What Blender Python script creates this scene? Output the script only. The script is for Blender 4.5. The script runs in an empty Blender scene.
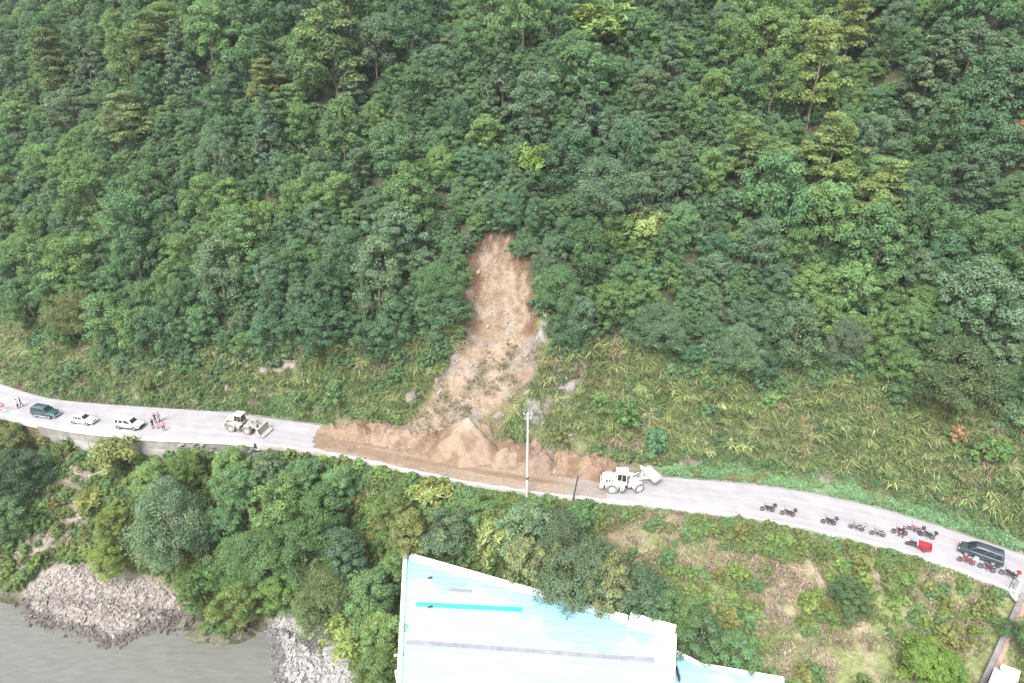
import bpy, bmesh, math, random
import numpy as np
from mathutils import Vector, Matrix

# ------------------------------------------------------------------ camera, world, sun, exposure
scene = bpy.context.scene
COL = scene.collection
H, PITCH, FPX, W, HT = 57.0, math.radians(26.0), 683.0, 1024, 683
SP, CP = math.sin(PITCH), math.cos(PITCH)

cam_data = bpy.data.cameras.new('camera')
cam_data.sensor_width = 36.0
cam_data.lens = 36.0 * FPX / W
cam_data.clip_start = 0.5
cam_data.clip_end = 2000.0
cam = bpy.data.objects.new('camera', cam_data)
COL.objects.link(cam)
cam.location = (0, 0, H)
cam.rotation_euler = (math.radians(90) - PITCH, 0, 0)
scene.camera = cam

SUN_EL, SUN_AZ = math.radians(52), math.radians(205)      # azimuth measured clockwise from +Y
world = bpy.data.worlds.new('World')
scene.world = world
world.use_nodes = True
wn, wl = world.node_tree.nodes, world.node_tree.links
wn.clear()
sky = wn.new('ShaderNodeTexSky')
sky.sky_type = 'NISHITA'
sky.sun_disc = False
sky.sun_elevation = SUN_EL
sky.sun_rotation = SUN_AZ
sky.air_density = 1.0
sky.dust_density = 4.0
sky.ozone_density = 1.0
hs = wn.new('ShaderNodeHueSaturation')
hs.inputs['Saturation'].default_value = 0.45            # cloud cover takes most of the blue out
bg = wn.new('ShaderNodeBackground')
bg.inputs['Strength'].default_value = 0.15
wo = wn.new('ShaderNodeOutputWorld')
wl.new(sky.outputs[0], hs.inputs['Color'])
wl.new(hs.outputs[0], bg.inputs['Color'])
wl.new(bg.outputs[0], wo.inputs['Surface'])

sun_data = bpy.data.lights.new('sun', 'SUN')
sun_data.energy = 1.5
sun_data.angle = math.radians(22)
sun_data.color = (1.0, 0.965, 0.92)
sun = bpy.data.objects.new('sun', sun_data)
COL.objects.link(sun)
sdir = Vector((math.sin(SUN_AZ) * math.cos(SUN_EL), math.cos(SUN_AZ) * math.cos(SUN_EL), math.sin(SUN_EL)))
sun.rotation_euler = sdir.to_track_quat('Z', 'Y').to_euler()
sun.location = sdir * 200

scene.render.engine = 'CYCLES'
scene.view_settings.view_transform = 'Standard'
scene.view_settings.look = 'None'
scene.view_settings.gamma = 1.0
scene.view_settings.use_curve_mapping = False
scene.view_settings.exposure = 1.78
scene.cycles.max_bounces = 6
scene.cycles.diffuse_bounces = 3
scene.cycles.transmission_bounces = 4

rng = np.random.default_rng(7)
random.seed(7)

# ------------------------------------------------------------------ photo pixel <-> place
def ray(px, py):
    u = (px - 512) / FPX
    v = (341.5 - py) / FPX
    return np.array([u, CP + v * SP, -SP + v * CP])

def un(px, py, z=0.0):
    d = ray(px, py)
    t = (z - H) / d[2]
    return np.array([d[0] * t, d[1] * t, z])

def pix(x, y, z):
    dz = z - H
    depth = y * CP - dz * SP
    up = y * SP + dz * CP
    return 512 + FPX * x / depth, 341.5 - FPX * up / depth

# ------------------------------------------------------------------ noise
def _hash(ix, iy, seed):
    n = (ix.astype(np.int64) * 374761393 + iy.astype(np.int64) * 668265263 + seed * 1442695041) & 0xFFFFFFFF
    n = ((n ^ (n >> 13)) * 1274126177) & 0xFFFFFFFF
    n = n ^ (n >> 16)
    return (n & 0xFFFF) / 65535.0

def vnoise(x, y, seed=0):
    x = np.asarray(x, float); y = np.asarray(y, float)
    ix, iy = np.floor(x), np.floor(y)
    fx, fy = x - ix, y - iy
    fx = fx * fx * (3 - 2 * fx); fy = fy * fy * (3 - 2 * fy)
    a = _hash(ix, iy, seed); b = _hash(ix + 1, iy, seed)
    c = _hash(ix, iy + 1, seed); d = _hash(ix + 1, iy + 1, seed)
    return (a * (1 - fx) + b * fx) * (1 - fy) + (c * (1 - fx) + d * fx) * fy

def fbm(x, y, seed=0, octv=4):
    s = 0; a = 0.5; t = 0
    for o in range(octv):
        s = s + a * vnoise(np.asarray(x) * 2 ** o, np.asarray(y) * 2 ** o, seed + o * 17)
        t += a; a *= 0.5
    return s / t

def sstep(a, b, x):
    t = np.clip((x - a) / (b - a), 0, 1)
    return t * t * (3 - 2 * t)

def poly_sd(poly, px, py):
    """signed distance in the polygon's own units, positive inside"""
    P = np.asarray(poly, float)
    px = np.asarray(px, float); py = np.asarray(py, float)
    inside = np.zeros(px.shape, bool)
    dmin = np.full(px.shape, 1e9)
    n = len(P)
    for i in range(n):
        a, b = P[i], P[(i + 1) % n]
        e = b - a
        t = np.clip(((px - a[0]) * e[0] + (py - a[1]) * e[1]) / (e @ e), 0, 1)
        dmin = np.minimum(dmin, np.hypot(px - a[0] - t * e[0], py - a[1] - t * e[1]))
        cond = ((a[1] > py) != (b[1] > py))
        with np.errstate(divide='ignore', invalid='ignore'):
            xi = a[0] + (py - a[1]) / (b[1] - a[1]) * (b[0] - a[0])
        inside ^= cond & (px < xi)
    return np.where(inside, dmin, -dmin)

# ------------------------------------------------------------------ road edges
FAR_PX = [(0,384),(25,392),(50,399),(90,403),(160,408),(225,412),(275,419),(310,424),(420,440),(540,458),(660,477),(740,483),(800,491),(860,503),(920,520),(980,540),(1024,555)]
NEAR_PX = [(0,414),(30,421),(75,430),(150,438),(225,441),(290,447),(340,455),(400,468),(465,482),(530,492),(600,500),(660,505),(740,515),(800,526),(870,541),(920,555),(970,573),(1024,594)]
XG = np.arange(-140, 130.01, 0.5)
def edge(pxs):
    P = np.array([un(*p)[:2] for p in pxs])
    k0 = (P[1, 1] - P[0, 1]) / (P[1, 0] - P[0, 0]); k1 = (P[-1, 1] - P[-2, 1]) / (P[-1, 0] - P[-2, 0])
    xs = np.concatenate([[-150], P[:, 0], [140]])
    ys = np.concatenate([[P[0, 1] + k0 * (-150 - P[0, 0])], P[:, 1], [P[-1, 1] + k1 * (140 - P[-1, 0])]])
    y = np.interp(XG, xs, ys)
    ker = np.hanning(19); ker /= ker.sum()
    yp = np.pad(y, 9, mode='reflect', reflect_type='odd')
    return np.convolve(yp, ker, mode='valid')
YF, YN = edge(FAR_PX), edge(NEAR_PX)
def yf(x): return np.interp(x, XG, YF)
def yn(x): return np.interp(x, XG, YN)
CF = 1 / np.sqrt(1 + np.gradient(YF, XG) ** 2)
CN = 1 / np.sqrt(1 + np.gradient(YN, XG) ** 2)
def cf(x): return np.interp(x, XG, CF)
def cn(x): return np.interp(x, XG, CN)
def heading(x):
    return math.atan2(float(yn(x + 1) + yf(x + 1) - yn(x - 1) - yf(x - 1)) / 2, 2.0)

# ------------------------------------------------------------------ zones read off the photograph
SCAR = [(474,243),(485,233),(505,229),(514,244),(526,262),(539,287),(540,325),(536,372),(526,398),(506,424),(486,446),(440,446),(400,438),(414,414),(430,392),(448,366),(462,334),(464,300),(467,266)]
TREELINE = np.array([(-200,300),(0,312),(30,335),(70,350),(130,362),(210,364),(300,352),(370,362),(440,352),(458,330),(470,300),(540,310),(555,342),(640,348),(690,372),(760,388),(830,370),(905,392),(960,412),(1024,408),(1200,420)], float)
def treeline(px): return np.interp(px, TREELINE[:, 0], TREELINE[:, 1])

WATER_Z = -14.0
def to_world(poly, z): return [tuple(un(p[0], p[1], z)[:2]) for p in poly]
SPIT = to_world([(12,604),(45,583),(90,580),(150,590),(186,606),(192,626),(150,634),(118,646),(92,640),(50,632),(14,620)], -13.2)
BEACH = to_world([(266,632),(285,618),(330,640),(360,690),(360,760),(300,760),(272,683)], -13.4)
ROOF_Z = -5.0
LEDGE = to_world([(182,628),(215,622),(262,630),(238,642),(200,640)], -13.5)

def tb(x): return 0.9 + 2.1 * sstep(8, 26, x)

def z_up(x, y):
    t = (y - yf(x)) * cf(x)
    e = np.maximum(t - tb(x), 0)
    k = 8.0
    h = np.where(e < k, 1.34 * e, 1.34 * k + 0.93 * (e - k))
    ramp = sstep(0, 7, e)
    h = h + ramp * (fbm(x / 26, y / 26, 3, 3) - 0.5) * 7.5
    h = h + ramp * (fbm(x / 6, y / 6, 5, 3) - 0.5) * 2.0
    h = h + sstep(0, 2, e) * (fbm(x / 1.7, y / 1.7, 9, 2) - 0.5) * 0.7
    h = h + np.where(t < tb(x), 0.10 * sstep(0.35, 0.8, t) - 0.18 * sstep(0.0, 0.1, t) * (1 - sstep(0.3, 0.6, t)), 0.10)
    # the slip surface lies below the old slope
    px, py = pix(x, y, h)
    sd = poly_sd(SCAR, px, py)
    rec = sstep(-2, 12, sd) * sstep(400, 330, py)
    h = h - rec * (1.5 + 1.0 * (fbm(x / 1.3 + 0.15 * y, y / 3.5, 77, 3) - 0.4) + 1.1 * (fbm(x / 1.2, y / 0.9, 78, 3) - 0.5))
    return h

def z_down(x, y):
    s = (yn(x) - y) * cn(x)
    wall = sstep(-77, -74, x) * sstep(-35, -39, x)
    zL = -np.interp(s, [0, 0.05, 0.9, 3, 10, 17, 20, 26, 60], [0.35, 0.5, 1.0, 3.0, 8.2, 12.6, 14.1, 15.5, 17])
    zLw = -np.interp(s, [0, 0.05, 0.5, 3, 10, 17, 20, 26, 60], [0.35, 2.9, 3.1, 4.2, 8.8, 12.6, 14.1, 15.5, 17])
    zL = zL * (1 - wall) + zLw * wall
    zM = -np.interp(s, [0, 0.6, 2, 5, 10, 13, 60], [0.3, 0.5, 1.4, 4.6, 9.4, 10.8, 11.2])
    zR = -np.interp(s, [0, 0.8, 3.2, 8, 18, 30, 60], [0.3, 0.45, 2.4, 4.6, 9.2, 12.8, 13.4])
    a = sstep(-26, -15, x); b = sstep(10, 26, x)
    z = zL * (1 - a) + zM * a
    z = z * (1 - b) + zR * b
    n = (fbm(x / 9, y / 9, 21, 3) - 0.5) * 2.6 * sstep(1.0, 6, s) + (fbm(x / 2, y / 2, 25, 2) - 0.5) * 0.7 * sstep(0.8, 2.5, s)
    n = n * (1 - 0.8 * sstep(-11.5, -13.5, z) * (1 - a))
    z = z + n
    sd = poly_sd(SPIT, x, y)
    lump = -14.55 + 1.7 * sstep(-1.5, 5, sd) + (fbm(x / 2.2, y / 2.2, 31, 3) - 0.45) * 0.8
    z = np.where(sd > -1.5, np.maximum(z, lump), z)
    sd = poly_sd(BEACH, x, y)
    lump = -14.8 + 1.5 * sstep(-2.0, 3, sd) + 0.6 * sstep(3, 8, sd) + (fbm(x / 2.2, y / 2.2, 33, 3) - 0.5) * 0.4
    z = np.where(sd > -2.0, np.maximum(np.minimum(z, -11.5), lump), z)
    sd = poly_sd(LEDGE, x, y)
    z = np.where(sd > -1, np.maximum(z, -14.6 + 1.6 * sstep(-1, 1.5, sd)), z)
    return z

def zt(x, y):
    x = np.asarray(x, float); y = np.asarray(y, float)
    return np.where(y > yf(x), z_up(x, y), np.where(y < yn(x), z_down(x, y), 0.0))

def hit(px, py, lift=0.0):
    """first point on the terrain (raised by lift) along the photo's ray"""
    d = ray(px, py)
    ts = np.arange(45, 190, 0.2)
    X, Y, Z = d[0] * ts, d[1] * ts, H + d[2] * ts
    below = Z < zt(X, Y) + lift
    i = int(np.argmax(below))
    return float(X[i]), float(Y[i]), float(zt(X[i], Y[i]))

# ------------------------------------------------------------------ materials
def new_mat(name):
    m = bpy.data.materials.new(name); m.use_nodes = True
    nt = m.node_tree
    for n in list(nt.nodes): nt.nodes.remove(n)
    return m, nt.nodes, nt.links

MATS = {}
def paint(name, col, rough=0.5, metal=0.0, var=0.12, scale=3.0, bump=0.0, dirt=None, dirt_amt=0.0, coat=0.0, coords='Object'):
    if name in MATS: return MATS[name]
    m, n, l = new_mat(name)
    out = n.new('ShaderNodeOutputMaterial'); b = n.new('ShaderNodeBsdfPrincipled')
    tc = n.new('ShaderNodeTexCoord'); nz = n.new('ShaderNodeTexNoise')
    nz.inputs['Scale'].default_value = scale; nz.inputs['Detail'].default_value = 6
    l.new(tc.outputs[coords], nz.inputs['Vector'])
    mr = n.new('ShaderNodeMapRange')
    mr.inputs[1].default_value = 0.3; mr.inputs[2].default_value = 0.7
    mr.inputs[3].default_value = 1 - var; mr.inputs[4].default_value = 1 + var
    l.new(nz.outputs[0], mr.inputs[0])
    mx = n.new('ShaderNodeMix'); mx.data_type = 'RGBA'; mx.blend_type = 'MULTIPLY'
    mx.inputs[0].default_value = 1.0
    mx.inputs[6].default_value = (*col, 1)
    l.new(mr.outputs[0], mx.inputs[7])
    last = mx.outputs[2]
    if dirt:
        nz2 = n.new('ShaderNodeTexNoise'); nz2.inputs['Scale'].default_value = scale * 0.6; nz2.inputs['Detail'].default_value = 8
        l.new(tc.outputs[coords], nz2.inputs['Vector'])
        r2 = n.new('ShaderNodeMapRange'); r2.inputs[1].default_value = 0.45; r2.inputs[2].default_value = 0.7
        r2.inputs[3].default_value = 0; r2.inputs[4].default_value = dirt_amt
        l.new(nz2.outputs[0], r2.inputs[0])
        m2 = n.new('ShaderNodeMix'); m2.data_type = 'RGBA'
        l.new(r2.outputs[0], m2.inputs[0]); l.new(last, m2.inputs[6]); m2.inputs[7].default_value = (*dirt, 1)
        last = m2.outputs[2]
    l.new(last, b.inputs['Base Color'])
    b.inputs['Roughness'].default_value = rough; b.inputs['Metallic'].default_value = metal
    b.inputs['Coat Weight'].default_value = coat
    if bump > 0:
        bp = n.new('ShaderNodeBump'); bp.inputs['Strength'].default_value = bump; bp.inputs['Distance'].default_value = 0.05
        l.new(nz.outputs[0], bp.inputs['Height']); l.new(bp.outputs[0], b.inputs['Normal'])
    l.new(b.outputs[0], out.inputs[0])
    MATS[name] = m
    return m

def attr_mat(name, scale=1.2, lo=0.62, hi=1.38, bump=0.6, rough=0.95, fine=6.0, dist=0.25):
    """surface whose broad colour is stored on the mesh, with grain and relief from noise"""
    m, n, l = new_mat(name)
    out = n.new('ShaderNodeOutputMaterial'); b = n.new('ShaderNodeBsdfPrincipled')
    at = n.new('ShaderNodeAttribute'); at.attribute_name = 'Col'
    tc = n.new('ShaderNodeTexCoord')
    n1 = n.new('ShaderNodeTexNoise'); n1.inputs['Scale'].default_value = scale; n1.inputs['Detail'].default_value = 10; n1.inputs['Roughness'].default_value = 0.68
    n2 = n.new('ShaderNodeTexNoise'); n2.inputs['Scale'].default_value = fine; n2.inputs['Detail'].default_value = 6
    l.new(tc.outputs['Object'], n1.inputs[0]); l.new(tc.outputs['Object'], n2.inputs[0])
    ad = n.new('ShaderNodeMath'); ad.operation = 'ADD'
    l.new(n1.outputs[0], ad.inputs[0]); l.new(n2.outputs[0], ad.inputs[1])
    mr = n.new('ShaderNodeMapRange'); mr.inputs[1].default_value = 0.7; mr.inputs[2].default_value = 1.3
    mr.inputs[3].default_value = lo; mr.inputs[4].default_value = hi
    l.new(ad.outputs[0], mr.inputs[0])
    mx = n.new('ShaderNodeMix'); mx.data_type = 'RGBA'; mx.blend_type = 'MULTIPLY'; mx.inputs[0].default_value = 1
    l.new(at.outputs['Color'], mx.inputs[6]); l.new(mr.outputs[0], mx.inputs[7])
    l.new(mx.outputs[2], b.inputs['Base Color'])
    b.inputs['Roughness'].default_value = rough
    b.inputs['Specular IOR Level'].default_value = 0.2
    bp = n.new('ShaderNodeBump'); bp.inputs['Strength'].default_value = bump; bp.inputs['Distance'].default_value = dist
    l.new(ad.outputs[0], bp.inputs['Height']); l.new(bp.outputs[0], b.inputs['Normal'])
    l.new(b.outputs[0], out.inputs[0])
    MATS[name] = m
    return m

def leaf_mat(name, trans=0.25, gloss=0.04, tones=None):
    """leaf colour = the thing's own colour times the small variation stored per leaf"""
    m, n, l = new_mat(name)
    out = n.new('ShaderNodeOutputMaterial')
    at = n.new('ShaderNodeAttribute'); at.attribute_name = 'Col'
    oi = n.new('ShaderNodeObjectInfo')
    mx = n.new('ShaderNodeMix'); mx.data_type = 'RGBA'; mx.blend_type = 'MULTIPLY'; mx.inputs[0].default_value = 1
    l.new(at.outputs['Color'], mx.inputs[6])
    if tones is None: l.new(oi.outputs['Color'], mx.inputs[7])
    else:                                                # scattered clumps: each takes a colour from the range of its kind
        cr = n.new('ShaderNodeValToRGB'); el = cr.color_ramp.elements
        while len(el) < len(tones): el.new(0.5)
        for i_, t_ in enumerate(tones): el[i_].position = i_ / (len(tones) - 1); el[i_].color = (*t_, 1)
        l.new(oi.outputs['Random'], cr.inputs[0]); l.new(cr.outputs[0], mx.inputs[7])
    d = n.new('ShaderNodeBsdfDiffuse'); t = n.new('ShaderNodeBsdfTranslucent'); g = n.new('ShaderNodeBsdfGlossy')
    g.inputs['Roughness'].default_value = 0.55
    g.inputs['Color'].default_value = (0.8, 0.85, 0.9, 1)
    l.new(mx.outputs[2], d.inputs['Color']); l.new(mx.outputs[2], t.inputs['Color'])
    s1 = n.new('ShaderNodeMixShader'); s1.inputs[0].default_value = trans
    l.new(d.outputs[0], s1.inputs[1]); l.new(t.outputs[0], s1.inputs[2])
    s2 = n.new('ShaderNodeMixShader'); s2.inputs[0].default_value = gloss
    l.new(s1.outputs[0], s2.inputs[1]); l.new(g.outputs[0], s2.inputs[2])
    l.new(s2.outputs[0], out.inputs[0])
    MATS[name] = m
    return m

leaf_mat('leaf', 0.38, 0.012); leaf_mat('grass_blade', 0.45, 0.02)
attr_mat('terrain', 0.9, 0.6, 1.35, 0.8, fine=3.0)
attr_mat('rock', 1.4, 0.6, 1.35, 0.7, fine=9.0, dist=0.15)
attr_mat('soil', 0.8, 0.75, 1.2, 0.8, fine=4.0, dist=0.3)
paint('bark', (0.14, 0.11, 0.085), 0.9, var=0.35, scale=4)
paint('rubber', (0.035, 0.035, 0.037), 0.75, var=0.2, dirt=(0.15, 0.13, 0.12), dirt_amt=0.15)
paint('dusty_rubber', (0.14, 0.135, 0.13), 0.9, var=0.25, dirt=(0.24, 0.22, 0.2), dirt_amt=0.8)
paint('glass_dark', (0.02, 0.025, 0.03), 0.08, var=0.1)
paint('chrome', (0.32, 0.32, 0.34), 0.25, 1.0)
paint('dark_plastic', (0.03, 0.03, 0.033), 0.55)
paint('lamp_clear', (0.45, 0.46, 0.48), 0.15)
paint('lamp_red', (0.22, 0.01, 0.012), 0.2)
paint('alloy', (0.36, 0.36, 0.38), 0.4, 0.5)
paint('engine_metal', (0.10, 0.10, 0.105), 0.45, 0.6)
paint('white_paint', (0.60, 0.60, 0.61), 0.25, coat=0.4, var=0.03, dirt=(0.55, 0.5, 0.45), dirt_amt=0.15)
paint('skin', (0.48, 0.30, 0.21), 0.55)
paint('hair', (0.015, 0.012, 0.01), 0.6)

# ------------------------------------------------------------------ mesh helpers
def link(o, parent=None):
    COL.objects.link(o)
    if parent is not None: o.parent = parent
    return o

def tag(o, label=None, cat=None, group=None, kind=None):
    if label: o['label'] = label
    if cat: o['category'] = cat
    if group: o['group'] = group
    if kind: o['kind'] = kind
    return o

def empty(name, loc, rz=0.0, tilt=(0, 0)):
    o = bpy.data.objects.new(name, None)
    o.location = loc; o.rotation_euler = (tilt[0], tilt[1], rz)
    o.empty_display_size = 0.5
    return link(o)

def np_mesh(name, V, F, col=None, domain='POINT', smooth=False):
    """V (n,3); F (m,k) with one face size"""
    V = np.asarray(V, np.float32); F = np.asarray(F, np.int32)
    me = bpy.data.meshes.new(name)
    me.vertices.add(len(V)); me.vertices.foreach_set('co', V.ravel())
    k = F.shape[1]
    me.loops.add(F.size); me.loops.foreach_set('vertex_index', F.ravel())
    me.polygons.add(len(F))
    me.polygons.foreach_set('loop_start', np.arange(0, F.size, k, dtype=np.int32))
    me.update(calc_edges=True)
    if col is not None:
        a = me.attributes.new('Col', 'FLOAT_COLOR', domain)
        c = np.ones((len(col), 4), np.float32); c[:, :3] = col
        a.data.foreach_set('color', c.ravel())
    me.polygons.foreach_set('use_smooth', np.full(len(F), smooth))
    me.validate()
    return me

def mesh_obj(name, me, mat, parent=None):
    o = bpy.data.objects.new(name, me)
    if mat is not None:
        me.materials.clear(); me.materials.append(mat if not isinstance(mat, str) else MATS[mat])
    return link(o, parent)

class MB:
    """collects solids and links them as one mesh"""
    def __init__(s): s.v = []; s.f = []
    def add(s, V, F):
        o = len(s.v); s.v += [tuple(map(float, p)) for p in V]; s.f += [tuple(i + o for i in f) for f in F]; return s
    def box(s, c, d, rot=None, taper=1.0):
        hx, hy, hz = d[0] / 2, d[1] / 2, d[2] / 2
        P = [(-hx,-hy,-hz),(hx,-hy,-hz),(hx,hy,-hz),(-hx,hy,-hz),(-hx*taper,-hy*taper,hz),(hx*taper,-hy*taper,hz),(hx*taper,hy*taper,hz),(-hx*taper,hy*taper,hz)]
        M = Matrix.Identity(3) if rot is None else rot
        P = [M @ Vector(p) + Vector(c) for p in P]
        return s.add(P, [(0,3,2,1),(4,5,6,7),(0,1,5,4),(1,2,6,5),(2,3,7,6),(3,0,4,7)])
    def cyl(s, a, b, r0, r1=None, n=10):
        r1 = r0 if r1 is None else r1
        a, b = Vector(a), Vector(b); d = (b - a).normalized()
        q = d.to_track_quat('Z', 'Y').to_matrix()
        V = []
        for c, r in ((a, r0), (b, r1)):
            for i in range(n):
                t = 2 * math.pi * i / n
                V.append(c + q @ Vector((math.cos(t) * r, math.sin(t) * r, 0)))
        F = [(i, (i + 1) % n, n + (i + 1) % n, n + i) for i in range(n)] + [tuple(range(n - 1, -1, -1)), tuple(range(n, 2 * n))]
        return s.add(V, F)
    def tube(s, pts, r, n=6):
        for i in range(len(pts) - 1):
            ra = r[i] if isinstance(r, (list, tuple)) else r; rb = r[i + 1] if isinstance(r, (list, tuple)) else r
            s.cyl(pts[i], pts[i + 1], ra, rb, n)
        return s
    def prism(s, prof, y0, y1):
        """profile of (x, z) pairs, extruded along y; y0/y1 may be per-point lists"""
        n = len(prof)
        a = y0 if isinstance(y0, (list, tuple)) else [y0] * n
        b = y1 if isinstance(y1, (list, tuple)) else [y1] * n
        V = [(p[0], a[i], p[1]) for i, p in enumerate(prof)] + [(p[0], b[i], p[1]) for i, p in enumerate(prof)]
        F = [(i, (i + 1) % n, n + (i + 1) % n, n + i) for i in range(n)] + [tuple(range(n - 1, -1, -1)), tuple(range(n, 2 * n))]
        return s.add(V, F)
    def loft(s, rings, cap=True):
        n = len(rings[0]); V = [p for r in rings for p in r]; F = []
        for k in range(len(rings) - 1):
            for i in range(n):
                j = (i + 1) % n
                F.append((k * n + i, k * n + j, (k + 1) * n + j, (k + 1) * n + i))
        if cap:
            F.append(tuple(range(n - 1, -1, -1))); F.append(tuple((len(rings) - 1) * n + i for i in range(n)))
        return s.add(V, F)
    def lathe(s, prof, axis_c, axis='y', n=20):
        """profile of (radius, offset along axis), closed solid of revolution"""
        V = []; m = len(prof)
        for i in range(n):
            t = 2 * math.pi * i / n
            for r, o in prof:
                if axis == 'y': V.append((axis_c[0] + r * math.cos(t), axis_c[1] + o, axis_c[2] + r * math.sin(t)))
                else: V.append((axis_c[0] + r * math.cos(t), axis_c[1] + r * math.sin(t), axis_c[2] + o))
        F = []
        for i in range(n):
            j = (i + 1) % n
            for k in range(m - 1):
                F.append((i * m + k, i * m + k + 1, j * m + k + 1, j * m + k))
        return s.add(V, F)
    def mesh(s, name, mat, bevel=0.0, smooth=False):
        me = bpy.data.meshes.new(name); me.from_pydata(s.v, [], s.f)
        bm = bmesh.new(); bm.from_mesh(me)
        bmesh.ops.recalc_face_normals(bm, faces=bm.faces[:])
        if bevel > 0:
            es = [e for e in bm.edges if len(e.link_faces) == 2 and e.calc_face_angle(0) > 0.6]
            bmesh.ops.bevel(bm, geom=es, offset=bevel, segments=2, affect='EDGES', profile=0.6, clamp_overlap=True)
        bm.to_mesh(me); bm.free()
        if smooth:
            me.polygons.foreach_set('use_smooth', np.ones(len(me.polygons), bool))
            me.set_sharp_from_angle(angle=math.radians(40))
        me.materials.append(MATS[mat] if isinstance(mat, str) else mat)
        return me
    def build(s, name, mat, parent=None, bevel=0.0, smooth=False):
        return link(bpy.data.objects.new(name, s.mesh(name, mat, bevel, smooth)), parent)

def copy_tree(o, parent=None):
    c = o.copy(); COL.objects.link(c); c.parent = parent
    for ch in o.children: copy_tree(ch, c)
    return c

# ------------------------------------------------------------------ ground: mountain side, scar, lower bank, road, river
def lerp3(a, b, w): return a * (1 - w[:, None]) + np.asarray(b)[None, :] * w[:, None]

GX = np.concatenate([np.arange(-128, -17, 0.75), np.arange(-17, 7, 0.35), np.arange(7, 112.01, 0.75)])
trow = np.concatenate([np.arange(0, 33, 0.42), np.arange(33, 50, 0.8), np.arange(50, 108, 1.5)])
XX, TT = np.meshgrid(GX, trow)
YY = yf(XX) + TT / cf(XX)
ZZ = z_up(XX, YY)
x, y, z = XX.ravel(), YY.ravel(), ZZ.ravel()
px, py = pix(x, y, z)
px0, py0 = px, py
tl = treeline(px)
n1 = fbm(x / 3.0, y / 3.0 + z / 3, 41, 4); n2 = fbm(x / 1.1, z / 2.6, 43, 3); n3 = fbm(x / 7, y / 7, 45, 3)
c = np.tile(np.array([0.046, 0.054, 0.028]), (len(x), 1))
c = lerp3(c, (0.058, 0.052, 0.034), sstep(0.5, 0.65, n1))
bank = sstep(-12, 10, py - tl)
cb = np.tile(np.array([0.105, 0.125, 0.048]), (len(x), 1))
cb = lerp3(cb, (0.125, 0.115, 0.065), sstep(0.48, 0.62, n1))
cb = lerp3(cb, (0.17, 0.15, 0.12), sstep(0.62, 0.70, n2) * 0.5)
c = c * (1 - bank[:, None]) + cb * bank[:, None]
low = sstep(3.0, 0.6, TT.ravel())
c = lerp3(c, (0.16, 0.135, 0.10), low * 0.75 * (px < 660))
c = lerp3(c, (0.11, 0.19, 0.09), sstep(3.6, 2.6, TT.ravel()) * (px > 660) * 0.8)
c = lerp3(c, (0.11, 0.095, 0.075), sstep(2.8, 3.4, TT.ravel()) * sstep(5.5, 4.2, TT.ravel()) * (px > 640) * 0.8)
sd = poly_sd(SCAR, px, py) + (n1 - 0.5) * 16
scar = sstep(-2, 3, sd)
st1 = fbm(x / 1.1 + 0.15 * y, y / 5.0, 77, 3); st2 = fbm(x / 0.6, y / 3.0, 79, 3)
bl = fbm(x / 2.4, y / 2.4 + z / 4, 83, 4); br = fbm(x / 0.9, z / 0.9, 85, 3)
cs = np.tile(np.array([0.215, 0.162, 0.122]), (len(x), 1))
cs = lerp3(cs, (0.265, 0.212, 0.168), sstep(0.46, 0.62, 0.4 * st1 + 0.6 * bl))
cs = lerp3(cs, (0.160, 0.108, 0.074), sstep(0.52, 0.64, 1 - (0.45 * st1 + 0.55 * br)) * 0.45)
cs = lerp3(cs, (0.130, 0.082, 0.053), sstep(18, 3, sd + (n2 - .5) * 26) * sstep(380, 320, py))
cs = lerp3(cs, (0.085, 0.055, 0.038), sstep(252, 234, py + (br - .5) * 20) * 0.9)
cs = lerp3(cs, (0.28, 0.24, 0.20), sstep(0.57, 0.68, br) * 0.6)
cs = lerp3(cs, (0.19, 0.18, 0.168), sstep(0.52, 0.62, n1) * sstep(310, 350, py) * 0.85)
cs = lerp3(cs, (0.120, 0.118, 0.055), sstep(0.44, 0.54, n3) * sstep(325, 400, py) * 0.85)
cs = cs * np.array([0.80, 0.775, 0.725])
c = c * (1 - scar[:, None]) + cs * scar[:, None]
nr, nc = XX.shape
idx = np.arange(nr * nc).reshape(nr, nc)
quads = np.stack([idx[:-1, :-1], idx[:-1, 1:], idx[1:, 1:], idx[1:, :-1]], -1).reshape(-1, 4)
fm = scar[quads].mean(1) > 0.5
V = np.stack([x, y, z], -1)
def sub_mesh(name, F, V, c):
    u, inv = np.unique(F, return_inverse=True)
    return np_mesh(name, V[u], inv.reshape(F.shape), c[u], smooth=True)
tag(mesh_obj('mountainside', sub_mesh('mountainside', quads[~fm], V, c), 'terrain'), 'steep forested mountainside rising behind the road', kind='structure')
tag(mesh_obj('landslide_scar', sub_mesh('landslide_scar', quads[fm], V, c), 'terrain'), 'bare orange-brown landslide scar running down the slope to the road', kind='structure')

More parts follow.
